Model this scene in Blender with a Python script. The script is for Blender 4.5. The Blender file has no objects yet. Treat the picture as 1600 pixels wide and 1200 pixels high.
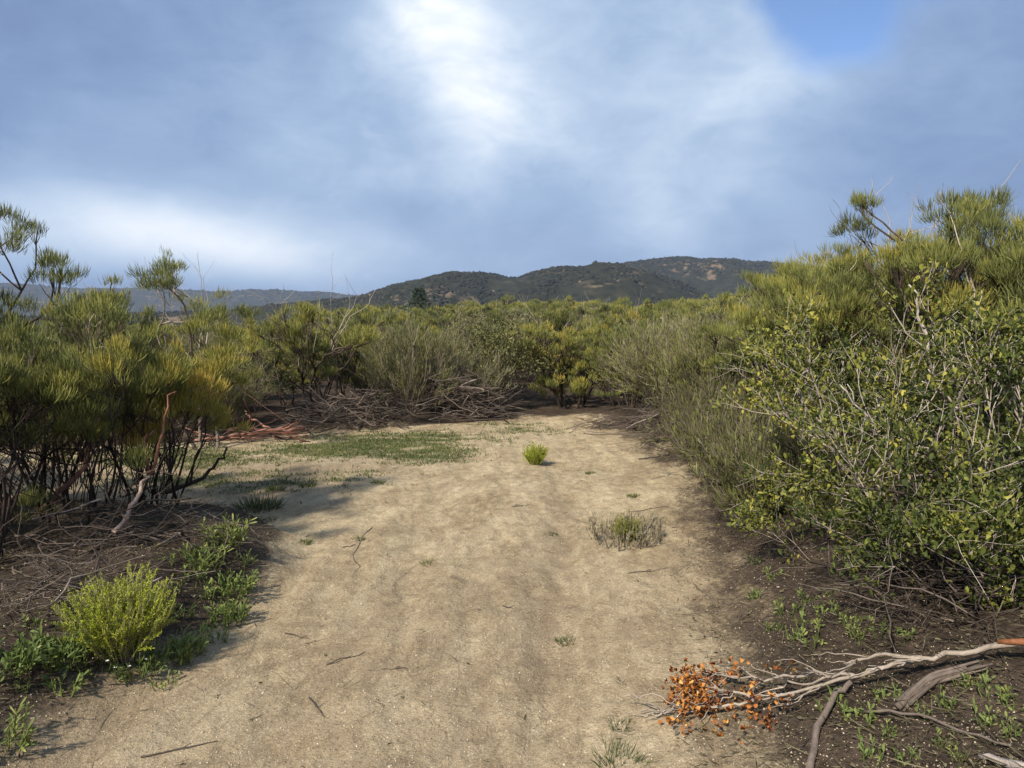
import bpy, math
import numpy as np
from mathutils import Vector, Matrix, Euler

C = bpy.context.scene.collection
scene = bpy.context.scene

# ------------------------------------------------------------------ camera, world, sun, exposure
EYE, FPX, PITCH = 1.6, 1150.0, math.atan(90 / 1150.0)
cam_d = bpy.data.cameras.new("camera")
cam = bpy.data.objects.new("camera", cam_d)
C.objects.link(cam)
cam_d.sensor_width = 36.0
cam_d.lens = 36.0 * FPX / 1600.0
cam_d.clip_start, cam_d.clip_end = 0.05, 20000.0
cam.location = (0, 0, EYE)
cam.rotation_euler = (math.pi / 2 - PITCH, 0, 0)
scene.camera = cam
scene.render.resolution_x, scene.render.resolution_y = 1024, 768
scene.view_settings.view_transform = 'Standard'
scene.view_settings.look = 'None'
scene.view_settings.exposure = 0.47
scene.view_settings.gamma = 1.0
scene.view_settings.use_curve_mapping = False
scene.cycles.max_bounces = 6
scene.cycles.diffuse_bounces = 3
scene.cycles.glossy_bounces = 2
scene.cycles.transmission_bounces = 3
scene.cycles.volume_bounces = 0
scene.cycles.transparent_max_bounces = 4
scene.cycles.caustics_reflective = False
scene.cycles.caustics_refractive = False

SUN_EL, SUN_AZ = math.radians(41), math.radians(-147)      # azimuth from +Y, clockwise: behind and to one side
sun_dir = Vector((math.sin(SUN_AZ) * math.cos(SUN_EL), math.cos(SUN_AZ) * math.cos(SUN_EL), math.sin(SUN_EL)))
sl = bpy.data.lights.new("sun", 'SUN')
sl.energy, sl.angle, sl.color = 5.0, math.radians(3.0), (1.0, 0.91, 0.78)
so = bpy.data.objects.new("sun", sl)
C.objects.link(so)
so.rotation_euler = (-sun_dir).to_track_quat('-Z', 'Y').to_euler()


class NT:
    """Small helper to wire shader nodes."""
    def __init__(s, tree):
        s.t = tree
        s.n = tree.nodes
        s.l = tree.links

    def add(s, typ, **kw):
        n = s.n.new(typ)
        for k, v in kw.items():
            setattr(n, k, v)
        return n

    def put(s, inp, v):
        if isinstance(v, bpy.types.NodeSocket):
            s.l.new(v, inp)
        else:
            if hasattr(inp.default_value, '__len__') and len(inp.default_value) == 4 and len(v) == 3:
                v = (*v, 1.0)
            inp.default_value = v

    def m(s, op, a, b=0.0, c=None, clamp=False):
        n = s.add('ShaderNodeMath', operation=op, use_clamp=clamp)
        s.put(n.inputs[0], a)
        s.put(n.inputs[1], b)
        if c is not None:
            s.put(n.inputs[2], c)
        return n.outputs[0]

    def ramp(s, fac, stops):
        n = s.add('ShaderNodeValToRGB')
        e = n.color_ramp.elements
        while len(e) < len(stops):
            e.new(0.5)
        for i, (p, c) in enumerate(stops):
            e[i].position = p
            e[i].color = (*c, 1.0) if len(c) == 3 else c
        s.put(n.inputs[0], fac)
        return n.outputs[0]

    def mix(s, fac, a, b, typ='MIX'):
        n = s.add('ShaderNodeMix', data_type='RGBA', blend_type=typ)
        s.put(n.inputs[0], fac)
        s.put(n.inputs[6], a)
        s.put(n.inputs[7], b)
        return n.outputs[2]

    def noise(s, vec, scale, detail=4.0, rough=0.55, dist=0.0):
        n = s.add('ShaderNodeTexNoise')
        if vec is not None:
            s.put(n.inputs['Vector'], vec)
        n.inputs['Scale'].default_value = scale
        n.inputs['Detail'].default_value = detail
        n.inputs['Roughness'].default_value = rough
        n.inputs['Distortion'].default_value = dist
        return n.outputs[0]

    def smooth(s, v, lo, hi):
        n = s.add('ShaderNodeMapRange', interpolation_type='SMOOTHSTEP')
        s.put(n.inputs[0], v)
        n.inputs[1].default_value, n.inputs[2].default_value = lo, hi
        return n.outputs[0]

    def scale(s, vec, sx, sy, sz):
        n = s.add('ShaderNodeVectorMath', operation='MULTIPLY')
        s.put(n.inputs[0], vec)
        n.inputs[1].default_value = (sx, sy, sz)
        return n.outputs[0]


world = bpy.data.worlds.new("World")
scene.world = world
world.use_nodes = True
w = NT(world.node_tree)
w.n.clear()
sky = w.add('ShaderNodeTexSky', sky_type='NISHITA', sun_disc=False, sun_elevation=SUN_EL, sun_rotation=SUN_AZ)
sky.dust_density, sky.air_density, sky.ozone_density, sky.altitude = 0.0, 0.9, 4.0, 2500.0
bg_sky = w.add('ShaderNodeBackground')
w.put(bg_sky.inputs[0], sky.outputs[0])
bg_sky.inputs[1].default_value = 0.15
vec = w.add('ShaderNodeTexCoord').outputs['Generated']
sep = w.add('ShaderNodeSeparateXYZ')
w.put(sep.inputs[0], vec)
X, Y, Z = sep.outputs
DEG = 180 / math.pi
az = w.m('MULTIPLY', w.m('ARCTAN2', X, Y), DEG)
el = w.m('MULTIPLY', w.m('ARCSINE', Z), DEG)
wn = w.add('ShaderNodeTexNoise')
w.put(wn.inputs['Vector'], vec)
wn.inputs['Scale'].default_value = 3.2
wn.inputs['Detail'].default_value = 5.0
wn.inputs['Roughness'].default_value = 0.5
wsep = w.add('ShaderNodeSeparateColor')
w.put(wsep.inputs[0], wn.outputs['Color'])
azw = w.m('ADD', az, w.m('MULTIPLY', w.m('SUBTRACT', wsep.outputs[0], 0.5), 26.0))
elw = w.m('ADD', el, w.m('MULTIPLY', w.m('SUBTRACT', wsep.outputs[1], 0.5), 15.0))


azs = w.m('ADD', az, w.m('MULTIPLY', w.m('SUBTRACT', wsep.outputs[0], 0.5), 9.0))
els = w.m('ADD', el, w.m('MULTIPLY', w.m('SUBTRACT', wsep.outputs[1], 0.5), 3.2))


def blob(a0, e0, sa, se, tilt=0.0, firm=False):
    """A soft cloud lobe around azimuth a0 and elevation e0, in degrees; a firm one is less ragged."""
    da, de = w.m('SUBTRACT', azs if firm else azw, a0), w.m('SUBTRACT', els if firm else elw, e0)
    ct, st = math.cos(math.radians(tilt)), math.sin(math.radians(tilt))
    u = w.m('ADD', w.m('MULTIPLY', da, ct), w.m('MULTIPLY', de, st))
    v = w.m('SUBTRACT', w.m('MULTIPLY', de, ct), w.m('MULTIPLY', da, st))
    q = w.m('ADD', w.m('POWER', w.m('ABSOLUTE', w.m('DIVIDE', u, sa)), 2.0), w.m('POWER', w.m('ABSOLUTE', w.m('DIVIDE', v, se)), 2.0))
    return w.m('EXPONENT', w.m('MULTIPLY', q, -1.0))


def total(*terms):
    out = 0.0
    for k, t in terms:
        out = w.m('ADD', w.m('MULTIPLY', t, k), out)
    return out


n_big = w.noise(w.scale(vec, 1, 1, 1.6), 2.3, 6.0, 0.52, 0.4)
n_fine = w.noise(w.scale(vec, 1, 1, 1.7), 6.5, 6.0, 0.56, 0.5)
n_wisp = w.noise(w.scale(vec, 1, 1, 2.2), 15.0, 8.0, 0.62, 0.8)
rough_edge = w.m('ADD', w.m('MULTIPLY', n_fine, .7), w.m('MULTIPLY', n_wisp, .3))
lobes = total((0.36, blob(-4.5, 25, 4.5, 6.5, 0, True)), (0.20, blob(-7, 19, 5, 9, 25)), (0.22, blob(-4, 17, 13, 7)), (0.17, blob(6, 15, 16, 8)), (0.24, blob(19.5, 16.5, 7, 4, 15, True)), (0.18, blob(11.5, 8.5, 4, 3.5, 0, True)))
bright = total((1.0, w.m('MULTIPLY', lobes, w.m('ADD', 0.40, w.m('MULTIPLY', rough_edge, 1.2)))),
               (0.60, blob(-22.5, 6.2, 10, 2.7, 0, True)), (0.18, blob(-32, 6.5, 7, 3, 0, True)), (0.16, blob(-14, 5.0, 8, 2.2, 0, True)), (-0.34, blob(-24, 1.6, 17, 1.9, 0, True)),
               (-0.20, blob(-30, 20, 15, 9)), (-0.13, blob(36, 12, 10, 12)), (-0.07, blob(-6, 7, 9, 4)), (-0.12, blob(170, 45, 90, 45)),  # last lobe added to darken the unseen rear sky and cut ambient light
               (0.26, w.m('SUBTRACT', n_big, 0.5)), (0.30, w.m('SUBTRACT', n_fine, 0.5)), (0.15, w.m('SUBTRACT', n_wisp, 0.5)))
bright = w.m('ADD', bright, 0.30)
cloud_col = w.ramp(bright, [(0.0, (0.125, 0.190, 0.335)), (0.20, (0.185, 0.268, 0.435)), (0.42, (0.285, 0.385, 0.545)), (0.66, (0.44, 0.535, 0.665)), (1.0, (0.75, 0.785, 0.835))])
bg_cl = w.add('ShaderNodeBackground')
w.put(bg_cl.inputs[0], cloud_col)
bg_cl.inputs[1].default_value = 1.0
hole = total((1.5, blob(22.0, 20.5, 6.0, 3.0, -28, True)), (0.9, blob(26, 23.5, 8, 2.4, -20, True)))
hole = w.smooth(w.m('ADD', hole, w.m('MULTIPLY', w.m('SUBTRACT', n_fine, 0.5), 1.1)), 0.25, 1.0)
mixb = w.add('ShaderNodeMixShader')
w.put(mixb.inputs[0], w.m('MULTIPLY', hole, 0.9))
w.l.new(bg_cl.outputs[0], mixb.inputs[1])
w.l.new(bg_sky.outputs[0], mixb.inputs[2])
wo = w.add('ShaderNodeOutputWorld')
w.l.new(mixb.outputs[0], wo.inputs[0])

# ------------------------------------------------------------------ helpers
UP = np.array([0, 0, 1.0])


def ray(px, py):
    cx, cy = (px - 800) / FPX, (600 - py) / FPX
    f, u = (0, math.cos(PITCH), -math.sin(PITCH)), (0, math.sin(PITCH), math.cos(PITCH))
    return np.array([cx, f[1] + cy * u[1], f[2] + cy * u[2]])


def at(px, py, y):
    """World point at distance y in front of the eye that the photo shows at px, py."""
    r = ray(px, py)
    return np.array([0, 0, EYE]) + r * (y / r[1])


def norm(a):
    return a / np.maximum(np.linalg.norm(a, axis=-1, keepdims=True), 1e-9)


def sstep(x, a, b):
    t = np.clip((x - a) / (b - a), 0, 1)
    return t * t * (3 - 2 * t)


def vnoise(x, y, seed=0):
    """Smooth lattice noise, 0..1."""
    xi, yi = np.floor(x).astype(np.int64), np.floor(y).astype(np.int64)
    fx, fy = x - xi, y - yi
    fx, fy = fx * fx * (3 - 2 * fx), fy * fy * (3 - 2 * fy)

    def h(a, b):
        n = (a * 374761393 + b * 668265263 + seed * 974711) & 0x7fffffff
        n = ((n ^ (n >> 13)) * 1274126177) & 0x7fffffff
        return ((n ^ (n >> 16)) & 0xffff) / 65535.0
    return (h(xi, yi) * (1 - fx) + h(xi + 1, yi) * fx) * (1 - fy) + (h(xi, yi + 1) * (1 - fx) + h(xi + 1, yi + 1) * fx) * fy


def fbm(x, y, seed=0, octaves=4):
    s, a, t = 0.0, 0.5, 0.0
    for i in range(octaves):
        s = s + a * vnoise(x * 2 ** i, y * 2 ** i, seed + i * 17)
        t += a
        a *= 0.5
    return s / t


class MB:
    """Collects vertices, faces and a per-vertex tint for one mesh."""
    def __init__(s):
        s.v, s.q, s.t, s.tint, s.n = [], [], [], [], 0

    def add(s, v, quads=None, tris=None, tint=0.5):
        v = np.asarray(v, float)
        s.v.append(v)
        if quads is not None and len(quads):
            s.q.append(np.asarray(quads) + s.n)
        if tris is not None and len(tris):
            s.t.append(np.asarray(tris) + s.n)
        s.tint.append(np.broadcast_to(np.asarray(tint, float), (len(v),)))
        s.n += len(v)

    def tube(s, pts, rad, sides=5, tint=0.5, cap=True):
        pts = np.asarray(pts, float)
        n = len(pts)
        rad = np.broadcast_to(np.asarray(rad, float), (n,))
        tan = norm(np.gradient(pts, axis=0))
        ref = np.array([0.31, 0.87, 0.38])
        a = norm(np.cross(tan, ref))
        b = np.cross(tan, a)
        th = np.arange(sides) * 2 * math.pi / sides
        ring = pts[:, None] + rad[:, None, None] * (np.cos(th)[None, :, None] * a[:, None] + np.sin(th)[None, :, None] * b[:, None])
        i, j = np.meshgrid(np.arange(n - 1), np.arange(sides), indexing='ij')
        j2 = (j + 1) % sides
        q = np.stack([i * sides + j, i * sides + j2, (i + 1) * sides + j2, (i + 1) * sides + j], -1).reshape(-1, 4)
        tr = None
        if cap and sides > 3:
            e = (n - 1) * sides
            tr = np.array([[e, e + k, e + k + 1] for k in range(1, sides - 1)] + [[0, k + 1, k] for k in range(1, sides - 1)])
        t = np.broadcast_to(np.asarray(tint, float), (n,))
        s.add(ring.reshape(-1, 3), q, tr, np.repeat(t, sides))

    def strands(s, base, d, L, wd, curl, tint):
        """Thin tapering sprigs: two faces each."""
        n = len(base)
        L, wd, curl = (np.broadcast_to(x, (n,))[:, None] for x in (L, wd, curl))
        side = norm(np.cross(d, RNG.normal(size=(n, 3))))
        mid = base + d * L * 0.55
        tip = base + norm(d + UP * curl) * L
        v = np.stack([base - side * wd * .3, base + side * wd * .3, mid + side * wd * .5, mid - side * wd * .5, tip], 1).reshape(-1, 3)
        k = np.arange(n)[:, None] * 5
        tt = np.broadcast_to(tint, (n,))
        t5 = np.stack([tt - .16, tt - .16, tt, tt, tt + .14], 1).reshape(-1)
        s.add(v, k + np.array([[0, 1, 2, 3]]), k + np.array([[3, 2, 4]]), t5)

    def leaves(s, base, d, nrm, L, wd, tint, fold=0.25):
        """Oval leaves folded along the midrib: two faces each."""
        n = len(base)
        L, wd = (np.broadcast_to(x, (n,))[:, None] for x in (L, wd))
        side = norm(np.cross(d, nrm))
        nn = np.cross(side, d)
        up = nn * wd * fold
        v = np.stack([base, base + d * L * .40 + side * wd * .38 + up, base + d * L * .80 + side * wd * .46 + up * 1.4, base + d * L,
                      base + d * L * .80 - side * wd * .46 + up * 1.4, base + d * L * .40 - side * wd * .38 + up], 1).reshape(-1, 3)
        k = np.arange(n)[:, None] * 6
        s.add(v, np.concatenate([k + np.array([[0, 3, 2, 1]]), k + np.array([[0, 5, 4, 3]])]), None, np.repeat(np.broadcast_to(tint, (n,)), 6))

    def blobs(s, p, r, tint, flat=0.8):
        """Small lumpy eight-sided stones or clumps."""
        n = len(p)
        o = np.array([[1, 0, 0], [0, 1, 0], [-1, 0, 0], [0, -1, 0], [0, 0, 1], [0, 0, -1.]])
        jit = RNG.uniform(.7, 1.25, (n, 6, 1))
        r = np.broadcast_to(r, (n,))
        a = RNG.uniform(0, 6.28, n)
        ox = o[None, :, 0] * np.cos(a)[:, None] - o[None, :, 1] * np.sin(a)[:, None]
        oy = o[None, :, 0] * np.sin(a)[:, None] + o[None, :, 1] * np.cos(a)[:, None]
        oo = np.stack([ox, oy, np.broadcast_to(o[None, :, 2] * flat, ox.shape)], -1) * jit
        v = (p[:, None] + oo * r[:, None, None]).reshape(-1, 3)
        f = np.array([[0, 1, 4], [1, 2, 4], [2, 3, 4], [3, 0, 4], [1, 0, 5], [2, 1, 5], [3, 2, 5], [0, 3, 5]])
        k = (np.arange(n) * 6)[:, None, None]
        s.add(v, None, (k + f[None]).reshape(-1, 3), np.repeat(np.broadcast_to(tint, (n,)), 6))

    def arrays(s):
        return (np.concatenate(s.v), np.concatenate(s.q) if s.q else np.zeros((0, 4), int), np.concatenate(s.t) if s.t else np.zeros((0, 3), int), np.concatenate(s.tint))

    def mesh(s, name, mat, smooth=False):
        v, q, t, tint = s.arrays()
        me = bpy.data.meshes.new(name)
        me.vertices.add(len(v))
        me.vertices.foreach_set('co', v.astype(np.float32).ravel())
        nl = q.size + t.size
        me.loops.add(nl)
        me.loops.foreach_set('vertex_index', np.concatenate([q.ravel(), t.ravel()]).astype(np.int32))
        me.polygons.add(len(q) + len(t))
        ls = np.concatenate([np.arange(len(q)) * 4, q.size + np.arange(len(t)) * 3]).astype(np.int32)
        me.polygons.foreach_set('loop_start', ls)
        if smooth:
            me.polygons.foreach_set('use_smooth', np.ones(len(q) + len(t), bool))
        at_ = me.attributes.new('tint', 'FLOAT', 'POINT')
        at_.data.foreach_set('value', tint.astype(np.float32))
        me.update(calc_edges=True)
        me.materials.append(mat)
        return me


def new_obj(name, me, parent=None, loc=None):
    o = bpy.data.objects.new(name, me)
    C.objects.link(o)
    if parent is not None:
        o.parent = parent
    if loc is not None:
        o.location = loc
    return o


def tag(o, label, cat, group=None):
    o['label'], o['category'] = label, cat
    if group:
        o['group'] = group
    return o


def thing(name, label, cat, loc=(0, 0, 0), rz=0.0, sc=1.0, group=None):
    o = new_obj(name, None, None, loc)
    o.empty_display_size = 0.1
    o.rotation_euler = (0, 0, rz)
    o.scale = (sc, sc, sc)
    return tag(o, label, cat, group)


def structure(name, me):
    o = new_obj(name, me)
    o['kind'] = 'structure'
    return o


def stuff(name, me):
    o = new_obj(name, me)
    o['kind'] = 'stuff'
    return o


# ------------------------------------------------------------------ materials
def new_mat(name):
    m = bpy.data.materials.new(name)
    m.use_nodes = True
    t = NT(m.node_tree)
    t.n.clear()
    out = t.add('ShaderNodeOutputMaterial')
    return m, t, out


def attr(t, name):
    return t.add('ShaderNodeAttribute', attribute_name=name).outputs['Fac']


def foliage_mat(name, stops, trans=0.22, rough=0.55, vary=0.22, spec=0.25):
    m, t, out = new_mat(name)
    rnd = t.add('ShaderNodeObjectInfo').outputs['Random']
    f = t.m('ADD', attr(t, 'tint'), t.m('MULTIPLY', t.m('SUBTRACT', rnd, 0.5), vary))
    col = t.ramp(f, stops)
    p = t.add('ShaderNodeBsdfPrincipled')
    t.put(p.inputs['Base Color'], col)
    p.inputs['Roughness'].default_value = rough
    p.inputs['Specular IOR Level'].default_value = spec
    tr = t.add('ShaderNodeBsdfTranslucent')
    t.put(tr.inputs['Color'], col)
    mx = t.add('ShaderNodeMixShader')
    mx.inputs[0].default_value = trans
    t.l.new(p.outputs[0], mx.inputs[1])
    t.l.new(tr.outputs[0], mx.inputs[2])
    t.l.new(mx.outputs[0], out.inputs[0])
    return m


def bark_mat(name, stops, scale=40.0, rough=0.85):
    m, t, out = new_mat(name)
    co = t.add('ShaderNodeTexCoord').outputs['Object']
    n = t.noise(t.scale(co, 1, 1, 0.3), scale, 4.0, 0.6)
    f = t.m('ADD', attr(t, 'tint'), t.m('MULTIPLY', t.m('SUBTRACT', n, 0.5), 0.7))
    p = t.add('ShaderNodeBsdfPrincipled')
    t.put(p.inputs['Base Color'], t.ramp(f, stops))
    p.inputs['Roughness'].default_value = rough
    p.inputs['Specular IOR Level'].default_value = 0.2
    b = t.add('ShaderNodeBump')
    b.inputs['Strength'].default_value = 0.6
    b.inputs['Distance'].default_value = 0.01
    t.put(b.inputs['Height'], n)
    t.l.new(b.outputs[0], p.inputs['Normal'])
    t.l.new(p.outputs[0], out.inputs[0])
    return m


M_FEATHER = foliage_mat('feathery_foliage', [(0.0, (0.070, 0.074, 0.028)), (0.3, (0.135, 0.150, 0.046)), (0.55, (0.225, 0.235, 0.062)), (0.8, (0.36, 0.305, 0.060)), (1.0, (0.48, 0.31, 0.065))])
M_SHOOT = foliage_mat('bright_shoots', [(0.0, (0.13, 0.17, 0.025)), (0.5, (0.28, 0.33, 0.035)), (1.0, (0.52, 0.53, 0.07))])
M_BROAD = foliage_mat('broad_leaves', [(0.0, (0.035, 0.052, 0.014)), (0.4, (0.105, 0.130, 0.030)), (0.7, (0.25, 0.255, 0.050)), (1.0, (0.47, 0.42, 0.085))], 0.32, 0.6, 0.12, 0.22)
M_OAK = foliage_mat('oak_leaves', [(0.0, (0.05, 0.055, 0.02)), (0.5, (0.135, 0.135, 0.05)), (1.0, (0.26, 0.24, 0.10))], 0.2, 0.5)
M_CONIFER = foliage_mat('conifer_needles', [(0.0, (0.02, 0.03, 0.022)), (1.0, (0.10, 0.135, 0.10))], 0.15)
M_HERB = foliage_mat('herb_leaves', [(0.0, (0.07, 0.105, 0.03)), (0.5, (0.17, 0.225, 0.065)), (1.0, (0.38, 0.39, 0.12))], 0.35)
M_GRASS = foliage_mat('grass_blades', [(0.0, (0.055, 0.075, 0.025)), (0.5, (0.13, 0.155, 0.05)), (0.8, (0.24, 0.225, 0.09)), (1.0, (0.36, 0.29, 0.15))], 0.3)
M_GREYTWIG = foliage_mat('dry_grey_twigs', [(0.0, (0.070, 0.058, 0.036)), (0.5, (0.185, 0.165, 0.095)), (1.0, (0.34, 0.31, 0.21))], 0.05, 0.8, 0.2, 0.1)
M_ORANGE = foliage_mat('withered_leaves', [(0.0, (0.13, 0.035, 0.012)), (0.5, (0.40, 0.15, 0.03)), (1.0, (0.72, 0.40, 0.11))], 0.2, 0.5)
M_FLOWER = foliage_mat('white_petals', [(0.0, (0.7, 0.7, 0.66)), (1.0, (0.85, 0.85, 0.82))], 0.2)
M_BARK = bark_mat('dark_bark', [(0.0, (0.025, 0.018, 0.014)), (0.35, (0.075, 0.052, 0.040)), (0.65, (0.20, 0.155, 0.125)), (1.0, (0.42, 0.36, 0.30))])
M_PALE = bark_mat('pale_bark', [(0.0, (0.11, 0.085, 0.065)), (0.45, (0.33, 0.275, 0.22)), (1.0, (0.62, 0.56, 0.49))])
M_RED = bark_mat('peeling_red_bark', [(0.0, (0.05, 0.024, 0.017)), (0.4, (0.18, 0.078, 0.050)), (0.7, (0.36, 0.20, 0.145)), (1.0, (0.48, 0.37, 0.29))])
M_DEAD = bark_mat('weathered_wood', [(0.0, (0.05, 0.038, 0.030)), (0.5, (0.17, 0.135, 0.11)), (1.0, (0.38, 0.33, 0.29))])

# ------------------------------------------------------------------ terrain shape
RIGHT_EDGE = np.array([[-4, .55], [1, .68], [2.6, .86], [4.7, 1.22], [6.3, 1.5], [8, 1.68], [10.2, 1.55], [12, 1.5], [12.8, 1.2]])
LEFT_EDGE = np.array([[-4, -1.6], [0, -1.6], [2.2, -1.75], [2.8, -1.75], [3.6, -1.55], [4.7, -1.45], [5.5, -1.65], [6.0, -2.1], [6.5, -3.2], [7.0, -5.6], [8, -7.2], [9.4, -6.6], [9.9, -4.4], [11, -2.6], [12.2, -.6], [12.8, .3]])


def right_x(y):
    return np.interp(y, RIGHT_EDGE[:, 0], RIGHT_EDGE[:, 1])


def left_x(y):
    return np.interp(y, LEFT_EDGE[:, 0], LEFT_EDGE[:, 1])


def outside(x, y):
    """How far a point lies outside the bare clearing, along x (y past its end); negative inside."""
    return np.maximum(np.maximum(x - right_x(y), left_x(y) - x), y - 12.8)


_dr = np.random.default_rng(55)
DENTS = [(_dr.normal(.05, .45), 2.4 + 5.5 * _dr.random() ** 1.3, _dr.uniform(.04, .09), _dr.uniform(.09, .15), _dr.normal(0, .35), _dr.uniform(.005, .011)) for _ in range(45)]


def height(x, y):
    x, y = np.asarray(x, float), np.asarray(y, float)
    r = np.hypot(x, y)
    z = 0.50 * sstep(x - right_x(y), -0.15, 1.5) * sstep(y, 15, 11) + 0.06 * sstep(x - right_x(y), -.9, .0) * sstep(y, 14, 11)
    z = z + 0.26 * sstep(left_x(y) - x, -0.12, 0.6) * sstep(y, 6.9, 5.2) * (0.75 + 0.5 * fbm(x * 1.7, y * 1.7, 3, 3))
    z = z + 0.12 * sstep(left_x(y) - x, -.1, 1.2) * sstep(y, 6, 8)
    tx = x / np.maximum(r, 1.0)
    slope = np.interp(tx, [-.7, -.45, -.2, 0, .2, .5], [.0, .002, .008, .014, .022, .022])
    z = z + slope * np.clip(r - 13, 0, 75)
    z = z - 14.0 * sstep(r, 90, 420)
    near = sstep(r, 60, 18)
    z = z + near * 0.07 * (fbm(x * .55, y * .55, 11, 3) - .5) + near * 0.018 * (fbm(x * 2.3, y * 1.0, 5, 3) - .5)
    inside = sstep(outside(x, y), .25, -.15)
    cx = 0.5 * (right_x(y) + np.clip(left_x(y), -1.5, 1))
    u = x - cx
    lane = 1.1 * np.exp(-((u - .42) / .15) ** 2) + np.exp(-((u + .62) / .22) ** 2)
    z = z - inside * .028 * lane * (0.5 + fbm(x * 1.1, y * .8, 21, 2)) * sstep(y, 11, 7)
    rill = np.abs(fbm(x * 4.0 + .35 * y, y * .55, 31, 3) - .5)
    z = z + inside * .016 * (np.clip(rill * 5, 0, 1) - .6)
    if x.size > 1000:
        for dx, dy, ra, rb, an, dep in DENTS:
            sel = (np.abs(x - dx) < .35) & (np.abs(y - dy) < .35)
            u, v = x[sel] - dx, y[sel] - dy
            u, v = u * math.cos(an) + v * math.sin(an), v * math.cos(an) - u * math.sin(an)
            q = (u / ra) ** 2 + (v / rb) ** 2
            z[sel] += -dep * np.exp(-q ** 1.5) + dep * .55 * np.exp(-((np.sqrt(q) - 1.35) / .3) ** 2)
    z = z + near * .014 * (fbm(x * 8, y * 8, 41, 3) - .5) + near * .05 * sstep(outside(x, y), -.1, .4) * (fbm(x * 4, y * 4, 43, 4) - .5)
    return z


def ground_z(x, y):
    return float(height(np.array([x]), np.array([y]))[0])


def axis(fine_lo, fine_hi, step, far, grow=1.16):
    a = list(np.arange(fine_lo, fine_hi + 1e-6, step))
    s, v = step, fine_hi
    while v < far:
        s *= grow
        v += s
        a.append(v)
    s, v = step, fine_lo
    while v > -far:
        s *= grow
        v -= s
        a.insert(0, v)
    return np.array(a)


gx = axis(-5.0, 4.0, 0.03, 7000)
gy1 = np.arange(1.6, 13.2, 0.036)
tail, s_, v_ = [], .036, 13.2
while v_ < 7000:
    tail.append(v_)
    s_ *= 1.14
    v_ += s_
head, s_, v_ = [], .036, 1.6
while v_ > -300:
    s_ *= 1.3
    v_ -= s_
    head.insert(0, v_)
gy = np.concatenate([head, gy1, tail])
GX, GY = np.meshgrid(gx, gy, indexing='ij')
GZ = height(GX, GY)
nx, ny = GX.shape
gb = MB()
ii, jj = np.meshgrid(np.arange(nx - 1), np.arange(ny - 1), indexing='ij')
gb.add(np.stack([GX, GY, GZ], -1).reshape(-1, 3), np.stack([ii * ny + jj, (ii + 1) * ny + jj, (ii + 1) * ny + jj + 1, ii * ny + jj + 1], -1).reshape(-1, 4))

m, t, out = new_mat('sandy_ground')
co = t.add('ShaderNodeNewGeometry').outputs['Position']
lit, grn, damp = attr(t, 'litter'), attr(t, 'green'), attr(t, 'damp')
n1 = t.noise(co, 1.3, 5, .6)
n2 = t.noise(t.scale(co, 1.0, 0.55, 1.0), 5.0, 6, .62, .3)
n3 = t.noise(co, 38.0, 4, .7)
n4 = t.noise(co, 150.0, 3, .7)
n5 = t.noise(t.scale(co, 1.0, .34, 1.0), 3.4, 6, .66, .9)
n6 = t.noise(t.scale(co, 1.0, .7, 1.0), 14.0, 5, .65, .4)
sand = t.ramp(t.m('ADD', t.m('MULTIPLY', n1, .36), t.m('ADD', t.m('MULTIPLY', n5, .34), t.m('MULTIPLY', n6, .34))), [(.36, (.205, .154, .092)), (.47, (.345, .270, .164)), (.56, (.475, .386, .244)), (.68, (.61, .515, .335))])
sand = t.mix(t.m('MULTIPLY', damp, .8), sand, (.215, .160, .105))  # sand turned a darker brown where the mask is high
red = t.smooth(t.noise(t.scale(co, 1, .7, 1), 1.9, 4, .55), .54, .72)
sand = t.mix(t.m('MULTIPLY', red, .22), sand, (.34, .235, .135))
grit = t.add('ShaderNodeTexVoronoi', feature='F1')
t.put(grit.inputs['Vector'], co)
grit.inputs['Scale'].default_value = 140.0
gsep = t.add('ShaderNodeSeparateColor')
t.put(gsep.inputs[0], grit.outputs['Color'])
gval = t.ramp(gsep.outputs[0], [(0.0, (.50, .48, .46)), (.2, (.86, .85, .83)), (.75, (1.04, 1.03, 1.02)), (.95, (1.15, 1.15, 1.15)), (1.0, (1.6, 1.6, 1.55))])
sand = t.mix(.75, sand, gval, 'MULTIPLY')
crust = t.smooth(t.noise(t.scale(co, 1.0, .62, 1.0), 5.5, 8, .68, 1.6), .50, .60)
sand = t.mix(t.m('MULTIPLY', crust, .26), sand, (.215, .158, .102))
chan = t.m('ABSOLUTE', t.m('SUBTRACT', t.noise(t.scale(co, 1.0, .30, 1.0), 1.7, 6, .62, .5), .5))
chanm = t.m('SUBTRACT', 1.0, t.smooth(chan, .0, .05))
sand = t.mix(t.m('MULTIPLY', chanm, t.m('MULTIPLY', t.smooth(n1, .45, .65), .30)), sand, (.20, .145, .095))
soil = t.ramp(t.m('ADD', t.m('MULTIPLY', n2, .5), t.m('MULTIPLY', n3, .5)), [(.32, (.016, .012, .009)), (.5, (.050, .036, .026)), (.68, (.120, .088, .062))])  # dark litter soil, its colour lowered to hold the bush shade too
soil = t.mix(.45, soil, gval, 'MULTIPLY')
lm = t.smooth(t.m('ADD', lit, t.m('MULTIPLY', t.m('SUBTRACT', t.m('ADD', t.m('MULTIPLY', n2, .55), t.m('MULTIPLY', n3, .45)), .5), 2.2)), .25, .85)
col = t.mix(lm, sand, soil)
gm = t.smooth(t.m('ADD', grn, t.m('MULTIPLY', t.m('SUBTRACT', n3, .5), .9)), .40, .75)
col = t.mix(t.m('MULTIPLY', gm, .5), col, (.085, .105, .035))
p = t.add('ShaderNodeBsdfPrincipled')
t.put(p.inputs['Base Color'], col)
p.inputs['Roughness'].default_value = .95
p.inputs['Specular IOR Level'].default_value = .15
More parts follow.
